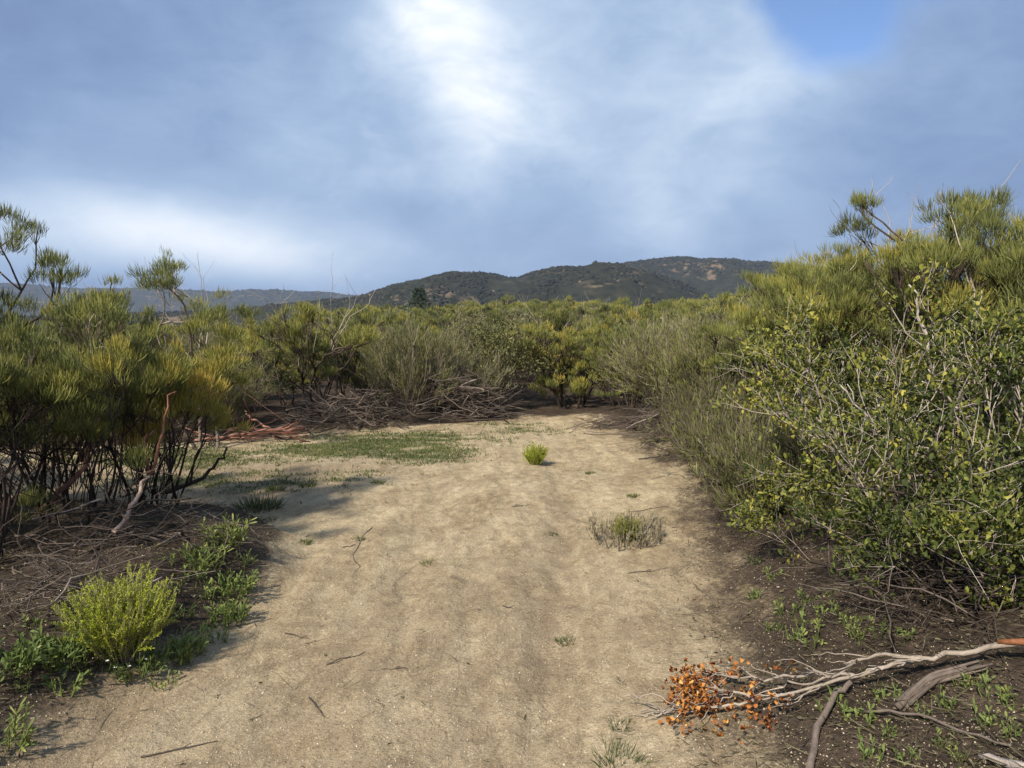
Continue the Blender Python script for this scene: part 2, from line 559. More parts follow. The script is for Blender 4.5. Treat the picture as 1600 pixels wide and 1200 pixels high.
b1 = t.add('ShaderNodeBump')
b1.inputs['Strength'].default_value = .9
b1.inputs['Distance'].default_value = .006
t.put(b1.inputs['Height'], t.m('ADD', t.m('MULTIPLY', gsep.outputs[1], .6), t.m('MULTIPLY', n4, .8)))
b2 = t.add('ShaderNodeBump')
b2.inputs['Strength'].default_value = .8
b2.inputs['Distance'].default_value = .022
t.put(b2.inputs['Height'], t.m('ADD', t.m('MULTIPLY', n5, .5), t.m('ADD', t.m('MULTIPLY', n6, .5), t.m('SUBTRACT', t.m('MULTIPLY', n3, .45), t.m('ADD', t.m('MULTIPLY', crust, .15), t.m('MULTIPLY', chanm, .16))))))
t.l.new(b1.outputs[0], b2.inputs['Normal'])
t.l.new(b2.outputs[0], p.inputs['Normal'])
t.l.new(p.outputs[0], out.inputs[0])
M_GROUND = m


def litter_mask(x, y):
    o = outside(x, y)
    w_ = .9 * (fbm(x * 1.5, y * 1.2, 51, 4) - .5)
    right = sstep(x - right_x(y), -.50, .55)
    rest = sstep(o, -.15, .55)
    lf = sstep(left_x(y) - x, -.12, .28)
    return np.clip(np.maximum(np.maximum(right, rest), lf) + w_ * sstep(o, -.8, .1), 0, 1)


def green_mask(x, y):
    """Where low green growth covers the clearing."""
    g = np.exp(-(((x + 1.9) / 1.9) ** 2 + ((y - 9.9 - .18 * (x + 1.9)) / 1.2) ** 2))
    g = np.maximum(g, 1.0 * np.exp(-(((x + 1.15) / .9) ** 2 + ((y - 9.2) / .9) ** 2)))
    g = np.maximum(g, .9 * np.exp(-(((x + 4.0) / 1.8) ** 2 + ((y - 9.0) / .9) ** 2)))
    g = np.maximum(g, .68 * np.exp(-(((x + 2.9) / 1.8) ** 2 + ((y - 7.6) / .9) ** 2)))
    g = np.maximum(g, .60 * np.exp(-(((x + .5) / 1.3) ** 2 + ((y - 12.0) / .5) ** 2)))
    g = np.maximum(g, .56 * np.exp(-(((x - .25) / .9) ** 2 + ((y - 11.2) / .8) ** 2)))
    return g * sstep(outside(x, y), .3, -.2) * (.15 + 1.5 * fbm(x * 2.2, y * 4.5, 61, 4))


ge = gb.mesh('ground', M_GROUND, True)
fx, fy = GX.ravel(), GY.ravel()
for nm, val in (('litter', litter_mask(fx, fy)), ('green', green_mask(fx, fy))):
    a_ = ge.attributes.new(nm, 'FLOAT', 'POINT')
    a_.data.foreach_set('value', val.astype(np.float32))
cxm = 0.5 * (right_x(fy) + np.clip(left_x(fy), -1.5, 1))
uu = fx - cxm + .12 * (fbm(fx * 1.2, fy * .9, 72, 3) - .5)
ground_dark_v = (np.exp(-((uu - .40) / .15) ** 2) * .85 + np.exp(-((uu + .60) / .2) ** 2) * .8) * np.clip(2.2 * fbm(fx * 1.5, fy * .9, 71, 3) - .55, 0, 1) * sstep(fy, 9, 4)  # wheel lanes darker in broken patches
ground_dark_v = np.maximum(ground_dark_v, .75 * sstep(fx, -1.0, -1.7) * sstep(fy, 4.2, 3.2))  # shade falling from the left, painted into the near ground colour
ground_dark_v = np.maximum(ground_dark_v, .7 * sstep(fx, -1.0, -2.4) * sstep(fy, 6.0, 6.6) * sstep(fy, 9.4, 8.0) * (.4 + fbm(fx, fy * 2, 75, 3)))  # shade behind the left shrubs, painted into the sand colour
ground_dark_v = np.maximum(ground_dark_v, .62 * sstep(fy, 6.5, 3.2) * np.clip(.2 + 1.1 * fbm(fx * 1.6 + .2 * fy, fy * .7, 77, 4), 0, 1))  # ground darker towards the viewer, broken by noise
a_ = ge.attributes.new('damp', 'FLOAT', 'POINT')
a_.data.foreach_set('value', np.clip(ground_dark_v, 0, 1).astype(np.float32))
structure('ground', ge)

# ------------------------------------------------------------------ hills
m, t, out = new_mat('chaparral_slope')
co = t.add('ShaderNodeNewGeometry').outputs['Position']
n1 = t.noise(co, .012, 5, .6)
n2 = t.noise(co, .09, 4, .65)
col = t.ramp(n2, [(.3, (.012, .015, .011)), (.55, (.030, .031, .020)), (.75, (.058, .052, .034))])
bare = t.m('MULTIPLY', t.smooth(n1, .52, .64), t.smooth(n2, .48, .58))
col = t.mix(t.m('MULTIPLY', bare, .8), col, (.19, .135, .085))
p = t.add('ShaderNodeBsdfPrincipled')
t.put(p.inputs['Base Color'], col)
p.inputs['Roughness'].default_value = .95
p.inputs['Specular IOR Level'].default_value = .05
t.l.new(p.outputs[0], out.inputs[0])
M_HILL = m
M_BRUSH = foliage_mat('hill_brush', [(0.0, (.010, .012, .010)), (.6, (.028, .029, .019)), (.85, (.062, .056, .034)), (1.0, (.17, .125, .08))], .1, .8, 0)
RNG = np.random.default_rng(7)
brush = MB()


def hill(name, R, prof, front, back, seed, rough, nb, bsize):
    """A ridge at distance R whose crest follows the profile (bearing and rise of each point)."""
    pr = np.array([[(px - 800) / FPX / ray(px, py)[1], ray(px, py)[2] / ray(px, py)[1]] for px, py in prof])
    tx = np.linspace(pr[0, 0], pr[-1, 0], 260)
    crest = EYE + np.interp(tx, pr[:, 0], pr[:, 1]) * R
    u = np.linspace(-1, 1, 70)
    T, U = np.meshgrid(tx, u, indexing='ij')
    wob = (fbm(T * 9, T * 0 + seed, seed, 3) - .5) * .35
    dist = R + np.where(U < 0, U * front, U * back) * (1 + wob)
    base = -16.0
    fall = np.where(U < 0, np.cos(np.clip(-U, 0, 1) * math.pi / 2) ** 1.25, np.cos(U * math.pi / 2))
    PX, PY = T * dist, dist
    Zc = base + (crest[:, None] - base) * fall
    g = np.abs(fbm(PX / (R * .10), PY / (R * .16), seed, 4) - .5) * 2
    Zc = Zc - rough * (g - .25) * np.sin(np.clip(np.abs(U), 0, 1) * math.pi) * 1.0
    Zc += rough * .10 * (fbm(PX / (R * .012), PY / (R * .012), seed + 5, 3) - .5)
    b = MB()
    n0, n1_ = T.shape
    i, j = np.meshgrid(np.arange(n0 - 1), np.arange(n1_ - 1), indexing='ij')
    b.add(np.stack([PX, PY, Zc], -1).reshape(-1, 3), np.stack([i * n1_ + j, (i + 1) * n1_ + j, (i + 1) * n1_ + j + 1, i * n1_ + j + 1], -1).reshape(-1, 4))
    structure(name, b.mesh(name, M_HILL, True))
    # brush clumps spread over the slope that faces the clearing
    k = RNG.uniform(0, n0 - 1.001, nb)
    l = RNG.uniform(0, (n1_ - 1) * .56, nb)
    k0, l0 = k.astype(int), l.astype(int)
    fk, fl = k - k0, l - l0

    def lerp(A):
        return (A[k0, l0] * (1 - fl) + A[k0, l0 + 1] * fl) * (1 - fk) + (A[k0 + 1, l0] * (1 - fl) + A[k0 + 1, l0 + 1] * fl) * fk
    pos = np.stack([lerp(PX), lerp(PY), lerp(Zc)], -1)
    keep = fbm(pos[:, 0] / 40, pos[:, 1] / 60, seed + 9, 3) < .54
    pos = pos[keep]
    n = len(pos)
    brush.blobs(pos, RNG.uniform(.5, 1.0, n) * bsize, np.clip(RNG.normal(.38, .22, n) + .35 * (fbm(pos[:, 0] / 120, pos[:, 1] / 120, seed + 3, 2) - .5), 0, 1), .75)


hill('hill', 820, [(360, 520), (480, 497), (560, 470), (600, 456), (640, 446), (700, 434), (760, 433), (810, 435), (860, 425), (930, 416), (970, 419), (1040, 440), (1120, 470), (1220, 510), (1300, 540)], 420, 260, 3, 26, 12000, 2.6)
hill('hill', 1250, [(760, 520), (860, 445), (930, 419), (1000, 409), (1080, 404), (1150, 406), (1210, 416), (1300, 424), (1420, 440), (1560, 462), (1750, 500), (1900, 540)], 420, 350, 12, 40, 12000, 3.6)
hill('hill', 700, [(-250, 508), (0, 498), (150, 493), (260, 490), (370, 485), (440, 477), (520, 468), (600, 462), (700, 470), (850, 500)], 300, 260, 21, 14, 9000, 2.4)
hill('mountain', 3000, [(-500, 470), (-200, 448), (0, 444), (60, 448), (160, 455), (260, 452), (330, 457), (420, 455), (500, 459), (560, 462), (650, 475), (780, 500)], 1100, 700, 33, 60, 6000, 7.0)
stuff('hillside_brush', brush.mesh('hillside_brush', M_BRUSH))
#PLANTS

# ------------------------------------------------------------------ plant builders
def rot_toward(d, ang, rng):
    d = norm(d + rng.normal(0, math.tan(ang), 3))
    return d


class Grow:
    """Grows the branches of one plant; keeps the tips."""
    def __init__(s, rng, mb, sides=5, pale=None):
        s.rng, s.mb, s.sides, s.tips, s.mids = rng, mb, sides, [], []

    def limb(s, p, d, L, r, lev, wig=.22, trop=.10, spread=.5, kids=(2, 3), shrink=.68, tint=.4, side_tip=.5, nseg=5):
        rng = s.rng
        pts, p, d = [np.array(p, float)], np.array(p, float), norm(np.array(d, float))
        for _ in range(nseg):
            d = norm(d + rng.normal(0, wig, 3) + UP * trop)
            p = p + d * L / nseg
            pts.append(p)
        s.mb.tube(pts, np.linspace(r, r * .62, len(pts)), s.sides if r > .006 else 3, tint + rng.uniform(-.12, .12), cap=False)
        if lev <= 1:
            s.mids += [(pts[i], norm(d + rng.normal(0, .5, 3)), L) for i in ((3,) if lev == 0 else (4,)) if i < len(pts) and rng.random() < .7]
        if lev == 0:
            s.tips.append((p, d, L))
            return
        for _ in range(rng.integers(kids[0], kids[1] + 1)):
            s.limb(p, rot_toward(d, spread, rng), L * shrink * rng.uniform(.75, 1.25), r * .60, lev - 1, wig, trop, spread, kids, shrink, tint + .10, side_tip, nseg)
        if rng.random() < side_tip:
            i = rng.integers(2, nseg)
            s.limb(pts[i], rot_toward(d, spread * 1.3, rng), L * shrink * .7, r * .45, max(lev - 2, 0), wig, trop, spread, kids, shrink, tint + .12, side_tip, nseg)


def puffs(mb, st, rng, tips, n, R, L, wd, tint, tspread=.12, up=.80, fan=.26):
    """Brush-like round heads of fine sprigs at the branch tips, each on a few thin twigs."""
    P = np.array([a for a, _, _ in tips])
    D = np.array([b for _, b, _ in tips])
    k = len(P)
    sz = rng.uniform(.55, 1.25, k)
    pt = np.clip(tint + rng.normal(0, tspread, k), 0, 1)
    cnt = np.maximum((n * sz ** 2).astype(int), 8)
    idx = np.repeat(np.arange(k), cnt)
    N = len(idx)
    # every head is a handful of smaller tufts
    sub = rng.normal(0, 1, (k, 7, 3))
    sub = norm(sub) * rng.uniform(.35, 1.0, (k, 7, 1)) * np.array([1.1, 1.1, .65])
    which = rng.integers(0, 7, N)
    c = sub[idx, which] * (R * sz[idx])[:, None]
    u = norm(rng.normal(0, 1, (N, 3)))
    u[:, 2] = np.abs(u[:, 2]) * 1.1 - .30
    base = P[idx] + c + u * (R * .42 * sz[idx] * rng.random(N) ** .6)[:, None]
    d = norm(u * .60 + c / R * .35 + D[idx] * .25 + UP * up + rng.normal(0, fan, (N, 3)))
    ln = L * rng.uniform(.5, 1.2, N)
    tt = pt[idx] + rng.normal(0, .05, (k, 7))[idx, which] + rng.normal(0, .06, N)
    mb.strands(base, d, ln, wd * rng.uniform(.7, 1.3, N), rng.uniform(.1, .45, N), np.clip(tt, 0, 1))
    tw = P[:, None] + sub * (R * sz)[:, None, None]
    root = np.repeat((P - D * (R * 1.3 * sz)[:, None])[:, None], 7, 1).reshape(-1, 3)
    v = tw.reshape(-1, 3) - root
    ln = np.linalg.norm(v, axis=1)
    st.strands(root, v / ln[:, None], ln * 1.1, np.maximum(wd * 1.3, .006), .15, .40)


def feathery(seed, H=2.2, W=1.5, stems=6, lev=2, n=150, wd=.010, L=.11, R=.2, tint=.42, lean=(0, 0, 0), sides=4, bare=2, wig=.2, tspread=.13, first=.42, trop=.1, low=0, floor=.4, pale=False, under=0, thick=1.0, blen=.24):
    """A feathery shrub: twisted bare stems that carry brush heads; returns its parts."""
    global RNG
    RNG = rng = np.random.default_rng(seed)
    st, fo, dl = MB(), MB(), MB()
    g = Grow(rng, st, sides)
    L0 = H * first
    for i in range(stems):
        a = i * 6.283 / stems + rng.uniform(-.4, .4)
        tilt = rng.uniform(.12, .70) * W / H * 1.15
        d = norm(np.array([math.cos(a) * tilt, math.sin(a) * tilt, 1.0]) + np.array(lean))
        g.limb((math.cos(a) * .14, math.sin(a) * .14, -.08), d, L0 * rng.uniform(.8, 1.15), thick * .022 * H / 2 * rng.uniform(.7, 1.2), lev, wig, trop, .5, (2, 3), .62, .10)
    k = H / max(np.percentile(np.array([p[2] for p, _, _ in g.tips]), 94) + R * .8, .3)
    kk = np.array([max(k, .8), max(k, .8), k])
    st.v = [v * kk for v in st.v]
    gu = Grow(rng, st, 3)
    for i in range(under):
        a, rr = rng.uniform(0, 6.28), rng.uniform(.05, .55) * W
        gu.limb((math.cos(a) * rr * .5, math.sin(a) * rr * .5, rng.uniform(0, .35) * H), (math.cos(a) * rng.uniform(.1, .8), math.sin(a) * rng.uniform(.1, .8), 1), H * rng.uniform(.15, .3), rng.uniform(.003, .006), 1, .16, .05, .5, (2, 3), .7, .12, .7)
    tips = [(p * kk, d, l) for p, d, l in g.tips if p[2] * k > H * floor]
    for i in range(low):
        a, rr = rng.uniform(0, 6.28), rng.uniform(.3, .9) * W
        tips.append((np.array([math.cos(a) * rr, math.sin(a) * rr, rng.uniform(.12, .6) * H]), norm(np.array([math.cos(a), math.sin(a), .8])), .2))
    puffs(fo, st, rng, tips, n, R, L, wd, tint, tspread)
    parts = [('branches', st, M_PALE if pale else M_BARK, True), ('foliage', fo, M_FEATHER, False)]
    if bare:
        gd = Grow(rng, dl, sides)
        for i in range(bare):
            a = rng.uniform(0, 6.28)
            p = np.array([math.cos(a) * W * .25, math.sin(a) * W * .25, H * rng.uniform(.45, .7)])
            gd.limb(p, (math.cos(a) * .3, math.sin(a) * .3, 1), H * blen, .009, 2, .15, .08, .5, (1, 2), .7, .45, .6)
        parts.append(('dead_limb', dl, M_PALE, True))
    return parts


def twiggy(seed, H=1.5, W=1.1, n=170, tint=.5, green=.35, lean=(0, 0, 0), nfol=10, sides=3):
    """A dense dry shrub of fine upright grey twigs with sparse green at the tips."""
    global RNG
    RNG = rng = np.random.default_rng(seed)
    st, tw, fo = MB(), MB(), MB()
    g = Grow(rng, st, sides)
    for i in range(n):
        a, rr = rng.uniform(0, 6.28), math.sqrt(rng.random())
        d = norm(np.array([math.cos(a) * rr * W / H, math.sin(a) * rr * W / H, .9]) + np.array(lean))
        g.limb((math.cos(a) * rr * .22, math.sin(a) * rr * .22, -.05), d, H * rng.uniform(.35, .65), rng.uniform(.004, .009), 1, .13, .07, .30, (2, 3), .55, rng.uniform(.3, .6), .6, 4)
    P = np.array([p for p, _, _ in g.tips])
    D = np.array([d for _, d, _ in g.tips])
    idx = np.repeat(np.arange(len(P)), 9)
    N = len(idx)
    base = P[idx] - D[idx] * rng.uniform(0, .38, (N, 1)) * H * .7 + rng.normal(0, .025, (N, 3))
    tw.strands(base, norm(D[idx] + rng.normal(0, .28, (N, 3)) + UP * .25), rng.uniform(.10, .30, N) * H / 1.5, .0065, .2, np.clip(tint + rng.normal(0, .16, N), 0, 1))
    idx = np.repeat(np.arange(len(P)), nfol)
    N = len(idx)
    base = P[idx] - D[idx] * rng.uniform(0, .3, (N, 1)) + rng.normal(0, .03, (N, 3))
    fo.strands(base, norm(D[idx] * .6 + rng.normal(0, .4, (N, 3)) + UP * .5), rng.uniform(.04, .11, N), .009, .2, np.clip(green + rng.normal(0, .1, N), 0, 1))
    return [('branches', st, M_DEAD, True), ('twigs', tw, M_GREYTWIG, False), ('foliage', fo, M_FEATHER, False)]


def leafy(seed, H=1.9, W=1.3, stems=7, lev=3, n=16, L=.034, wd=.02, tint=.45, mat=None, bark=None, lean=(0, 0, 0), tspread=.16, dome=0, sides=4, first=.45, spread=.55, trop=.06, wig=.2, R=.05, mid=False):
    """A broad-leaved shrub: rosettes of oval leaves at the ends of grey branches."""
    global RNG
    RNG = rng = np.random.default_rng(seed)
    st, fo = MB(), MB()
    g = Grow(rng, st, sides)
    for i in range(stems):
        a = i * 6.283 / stems + rng.uniform(-.4, .4)
        tilt = rng.uniform(.2, .9) * W / H
        g.limb((math.cos(a) * .1, math.sin(a) * .1, -.08), norm(np.array([math.cos(a) * tilt, math.sin(a) * tilt, .9]) + np.array(lean)), H * first * rng.uniform(.75, 1.15), .013 * H / 1.5 * rng.uniform(.7, 1.3), lev, wig, trop, spread, (2, 3), .66, .35, .75)
    tips = list(g.tips) + (g.mids if mid else [])
    for i in range(dome):
        u = norm(rng.normal(0, 1, 3))
        u[2] = abs(u[2]) * 1.0 - .25
        rr = rng.uniform(.72, 1.02) * (1 + .22 * math.sin(3 * math.atan2(u[1], u[0]) + 4 * u[2] + seed))
        tips.append((np.array([u[0] * W * rr, u[1] * W * rr, H * .48 + u[2] * H * .52 * rr]), norm(u + UP * .3), .1))
    P = np.array([p for p, _, _ in tips])
    D = np.array([d for _, d, _ in tips])
    k = len(P)
    pt = np.clip(tint + rng.normal(0, tspread, k), 0, 1)
    idx = np.repeat(np.arange(k), n)
    N = len(idx)
    base = P[idx] + rng.normal(0, R, (N, 3)) - D[idx] * rng.uniform(0, R * 3, (N, 1))
    d = norm(D[idx] * .5 + rng.normal(0, .6, (N, 3)) + UP * .35)
    nr = norm(rng.normal(0, .6, (N, 3)) + UP)
    fo.leaves(base, d, nr, L * rng.uniform(.45, 1.35, N), wd * rng.uniform(.6, 1.3, N), np.clip(pt[idx] + rng.normal(0, .10, N), 0, 1), .3)
    return [('branches', st, bark or M_PALE, True), ('foliage', fo, mat or M_BROAD, False)]


def meshes(parts, name):
    return [(pn, b.mesh(name + '_' + pn, mt, sm)) for pn, b, mt, sm in parts if b.n]


def plant(name, ms, label, cat, loc, rz=0.0, sc=1.0, group=None, zs=1.0):
    r = thing(name, label, cat, loc, rz, sc, group)
    r.scale = (sc, sc, sc * zs)
    for pn, me in ms:
        new_obj(pn, me, r)
    return r


def spot(px, y, sink=.04, dx=0):
    """A place on the ground at distance y along the photo's column px."""
    x = (px - 800) / FPX * y * 1.003 + dx
    return (x, y, ground_z(x, y) - sink)


# ------------------------------------------------------------------ single plants near the clearing
HERO = []      # (x, y, radius) kept free of the scattered thicket


def hero(name, parts, label, cat, loc, rz=0.0, sc=1.0, keep=.7, zs=1.0, group=None):
    HERO.append((loc[0], loc[1], keep))
    return plant(name, meshes(parts, name), label, cat, loc, rz, sc, group, zs)


# left of the clearing, the near clump
hero('feathery_shrub', feathery(101, 2.28, .55, 6, 2, 540, .0040, .085, .17, .42, (.0, .0, 0), 6, 0, .13, floor=.5, under=30, thick=.75),
     'tall dark stemmed feathery shrub whose brush heads overtop the left edge', 'shrub', spot(-165, 4.9))
hero('feathery_shrub', feathery(102, 1.38, 1.1, 11, 2, 360, .0042, .085, .150, .46, (.04, 0, 0), 6, 2, .14, floor=.46, low=3, under=60, thick=.75),
     'olive feathery shrub with many black stems just behind the bright green seedling', 'shrub', spot(110, 5.0))
hero('feathery_shrub', feathery(103, 1.34, 1.0, 10, 2, 360, .0042, .085, .140, .70, (.14, 0, 0), 6, 2, .14, floor=.46, under=60, thick=.75),
     'feathery shrub with golden yellow brush heads leaning over the pale clearing', 'shrub', spot(232, 5.75), keep=.9)
hero('feathery_shrub', feathery(104, 1.50, 1.1, 9, 2, 300, .0050, .09, .16, .46, (0, 0, 0), 5, 1, .14, floor=.40, low=3, under=40, thick=.8),
     'dense olive feathery shrub cut by the left edge of the picture', 'shrub', spot(30, 5.9))
hero('feathery_shrub', feathery(114, 1.45, .9, 9, 2, 360, .0042, .085, .145, .42, (-.1, 0, 0), 5, 1, .14, floor=.50, low=3, under=50, thick=.75),
     'low dark feathery shrub at the left edge in front of the tall one', 'shrub', spot(-75, 4.1))
hero('feathery_shrub', feathery(105, 2.15, .6, 3, 2, 260, .0070, .12, .20, .40, (.05, 0, 0), 4, 1, floor=.55),
     'slim feathery shrub with a smoky tuft rising above the left thicket', 'shrub', spot(130, 9.2))
hero('feathery_shrub', feathery(106, 2.50, .75, 3, 2, 420, .0060, .11, .24, .42, (.0, 0, 0), 5, 3, .2, first=.5, floor=.66, pale=True),
     'tall pale stemmed feathery shrub with two airy tufts against the white cloud', 'shrub', spot(318, 9.6))

# behind the clearing
hero('feathery_shrub', feathery(107, 1.85, 1.2, 7, 2, 260, .0080, .11, .19, .40, (0, 0, 0), 4, 7, .24, floor=.42, blen=.34),
     'feathery shrub with a crooked pale bare limb above dark red trunks', 'shrub', spot(490, 11.8))
hero('twiggy_shrub', twiggy(108, 1.60, 1.15, 140, .48, .42, nfol=30),
     'wide olive grey twiggy shrub behind the brush pile', 'shrub', spot(600, 13.6))
hero('broadleaf_shrub', leafy(109, 1.85, 1.15, 6, 3, 12, .05, .030, .5, M_OAK, M_DEAD, dome=700, tspread=.14, R=.06),
     'rounded grey green small leaved shrub at the head of the clearing', 'shrub', spot(775, 14.3), keep=1.6)
hero('twiggy_shrub', twiggy(110, 1.15, 1.0, 150, .52, .36, nfol=8),
     'low grey brown twiggy shrub in front of the rounded grey green shrub', 'shrub', spot(725, 13.4), keep=1.0)
hero('feathery_shrub', feathery(111, 1.75, 1.0, 6, 2, 230, .0085, .10, .15, .56, (0, 0, 0), 4, 1, low=26),
     'yellow green feathery shrub layered to the ground where the track ends', 'shrub', spot(895, 14.2))
hero('twiggy_shrub', twiggy(112, 1.45, 1.25, 170, .62, .46, (-.38, -.1, 0), 18),
     'pale grey twiggy shrub sweeping sideways over the end of the track', 'shrub', spot(1065, 11.2))
hero('twiggy_shrub', twiggy(113, 1.25, 1.1, 150, .52, .46, (-.25, -.1, 0), 24),
     'olive and grey twiggy shrub next to the red stemmed shrub', 'shrub', spot(1150, 9.3))

# right of the track
hero('feathery_shrub', feathery(121, 1.62, .95, 6, 2, 300, .0060, .10, .17, .46, (-.1, 0, 0), 5, 6, .22, floor=.5, blen=.32),
     'feathery shrub with forked red and white bare limbs above the bank', 'shrub', spot(1265, 7.7))
hero('feathery_shrub', feathery(122, 2.05, .8, 5, 2, 360, .0052, .10, .16, .44, (0, 0, 0), 5, 6, .22, floor=.5, blen=.27),
     'tall feathery shrub with grey leafless tops rising over the broad leaved bush', 'shrub', spot(1420, 6.8))
hero('feathery_shrub', feathery(123, 2.10, 1.0, 5, 2, 380, .0052, .10, .17, .42, (0, 0, 0), 5, 2, .2, floor=.5),
     'tall feathery shrub with a flat tufted top at the right edge of the picture', 'shrub', spot(1590, 6.3))
hero('feathery_shrub', feathery(124, 1.62, 1.2, 7, 2, 300, .0060, .10, .18, .48, (0, 0, 0), 5, 0, low=8),
     'bushy yellow green feathery shrub behind the red limbed one', 'shrub', spot(1350, 8.0))
BW = dict(sides=5, first=.50, spread=.42, trop=.03, wig=.11, R=.026, mid=True)


def bank(x, y):
    return (x, y, ground_z(x, y) - .05)


hero('broadleaf_shrub', leafy(131, 1.12, 1.35, 14, 3, 9, .034, .021, .62, None, M_PALE, (-.62, -.05, 0), .2, 0, **BW),  # leaf tint raised to paint in the sunlit outer edge
     'broad leaved bush with bright yellow green leaves on pale stems overhanging the track', 'shrub', bank(2.45, 4.35), keep=.7)
hero('broadleaf_shrub', leafy(132, 1.22, 1.1, 13, 3, 9, .029, .018, .24, None, M_PALE, (-.1, 0, .1), .16, 0, **BW),  # leaf tint lowered to paint in the shade on the right
     'tall shaded broad leaved bush filling the right edge', 'shrub', bank(3.0, 4.3), keep=.7)
hero('broadleaf_shrub', leafy(133, 1.05, 1.0, 12, 3, 8, .029, .018, .32, None, M_PALE, (-.25, -.05, 0), .16, 0, **BW),  # shade put into the leaf tint
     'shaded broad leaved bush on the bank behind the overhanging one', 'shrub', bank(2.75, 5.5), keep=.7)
hero('broadleaf_shrub', leafy(135, .90, 1.1, 12, 3, 6, .029, .018, .44, None, M_PALE, (-.55, -.1, 0), .18, 0, **BW),
     'low broad leaved bush trailing over the dark bank below the overhanging one', 'shrub', bank(2.2, 3.6), keep=.6)
hero('broadleaf_shrub', leafy(136, 1.05, .9, 12, 3, 8, .029, .018, .22, None, M_PALE, (-.1, -.05, 0), .16, 0, **BW),  # deep shade painted in by a low leaf tint
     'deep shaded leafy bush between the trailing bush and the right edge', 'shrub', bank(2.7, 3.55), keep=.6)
hero('broadleaf_shrub', leafy(134, .62, .6, 9, 3, 9, .028, .017, .48, None, M_PALE, (-.1, -.1, 0), .16, 0, **BW),
     'small leafy bush low at the right edge above the fallen branch', 'shrub', bank(2.15, 2.95), keep=.4)
hero('broadleaf_shrub', leafy(137, .50, .7, 8, 3, 4, .030, .019, .56, None, M_PALE, (-.5, -.1, -.1), .18, 0, **BW),
     'small leafy sprigs low on the dark bank in front of the overhanging bush', 'shrub', bank(1.85, 4.05), keep=.4)
hero('broadleaf_shrub', leafy(138, .60, .8, 9, 3, 6, .029, .018, .30, None, M_PALE, (-.4, -.2, -.05), .16, 0, **BW),  # darker leaf tint stands in for shade low on the bank
     'low dark leafy bush between the bare dark bank and the fallen branch', 'shrub', bank(1.98, 3.3), keep=.4)
for k, (x, y, H_, W_, tn, lab) in enumerate([
        (3.5, 5.3, 1.95, .9, .46, 'tall yellow green feathery shrub right behind the dark leafy bush'),
        (2.95, 6.5, 1.75, .9, .52, 'bright topped feathery shrub behind the shaded leafy bush'),
        (3.1, 7.4, 1.75, .9, .44, 'full feathery shrub between the red limbed shrub and the bright topped one'),
        (4.3, 5.9, 2.1, .9, .42, 'tall feathery shrub just outside the dark leafy bush at the right edge')]):
    hero('feathery_shrub', feathery(141 + k, H_, W_, 8, 2, 300, .0052, .095, .16, tn, (-.04, -.04, 0), 4, 3, .16, floor=.35, low=4, under=20, thick=.8), lab, 'shrub', bank(x, y), keep=.7)


for k, (x, y, H_, ln, lab) in enumerate([
        (2.2, 6.2, .80, -.55, 'dark dry twiggy shrub hanging over the bank beyond the leafy bush'),
        (2.25, 7.1, .85, -.5, 'dark dry twiggy shrub on the bank under the red limbed shrub'),
        (2.35, 8.2, .9, -.5, 'dry brown twiggy shrub on the bank next to the olive and grey one'),
        (2.05, 5.3, .75, -.6, 'low dead twiggy shrub at the foot of the overhanging leafy bush')]):
    hero('twiggy_shrub', twiggy(151 + k, H_, .9, 95, .16, .34, (ln, -.1, 0), 12), lab, 'shrub', bank(x, y), keep=.45)


# ------------------------------------------------------------------ dead wood
def wood(name, label, cat, lines, mat, parts=None, group=None):
    """A fallen piece of wood from lines of points with a radius at each end."""
    b = MB()
    for pts, r0, r1, tint in lines:
        b.tube(pts, np.linspace(r0, r1, len(pts)), 7 if r0 > .012 else 5, tint)
    me = b.mesh(name, mat, True)
    o0 = np.mean(b.v[0], axis=0)
    me.transform(Matrix.Translation(Vector(-o0)))
    o = new_obj(name, me, None, Vector(o0))
    return tag(o, label, cat, group)


def wiggle(rng, pts, amp, n=12):
    """A crooked line through the given points."""
    pts = np.array(pts, float)
    s = np.linspace(0, len(pts) - 1, n)
    out_ = np.stack([np.interp(s, np.arange(len(pts)), pts[:, k]) for k in range(3)], -1)
    out_[1:-1] += rng.normal(0, amp, (n - 2, 3))
    return out_


def on_ground(px, py, lift=0.0):
    """Where the photo's point px, py meets the terrain."""
    r = ray(px, py)
    tt = EYE / -r[2]
    for _ in range(30):
        z = ground_z(r[0] * tt, r[1] * tt)
        tt = tt * .5 + .5 * (EYE - z - lift) / -r[2]
    p_ = np.array([0, 0, EYE]) + r * tt
    return p_


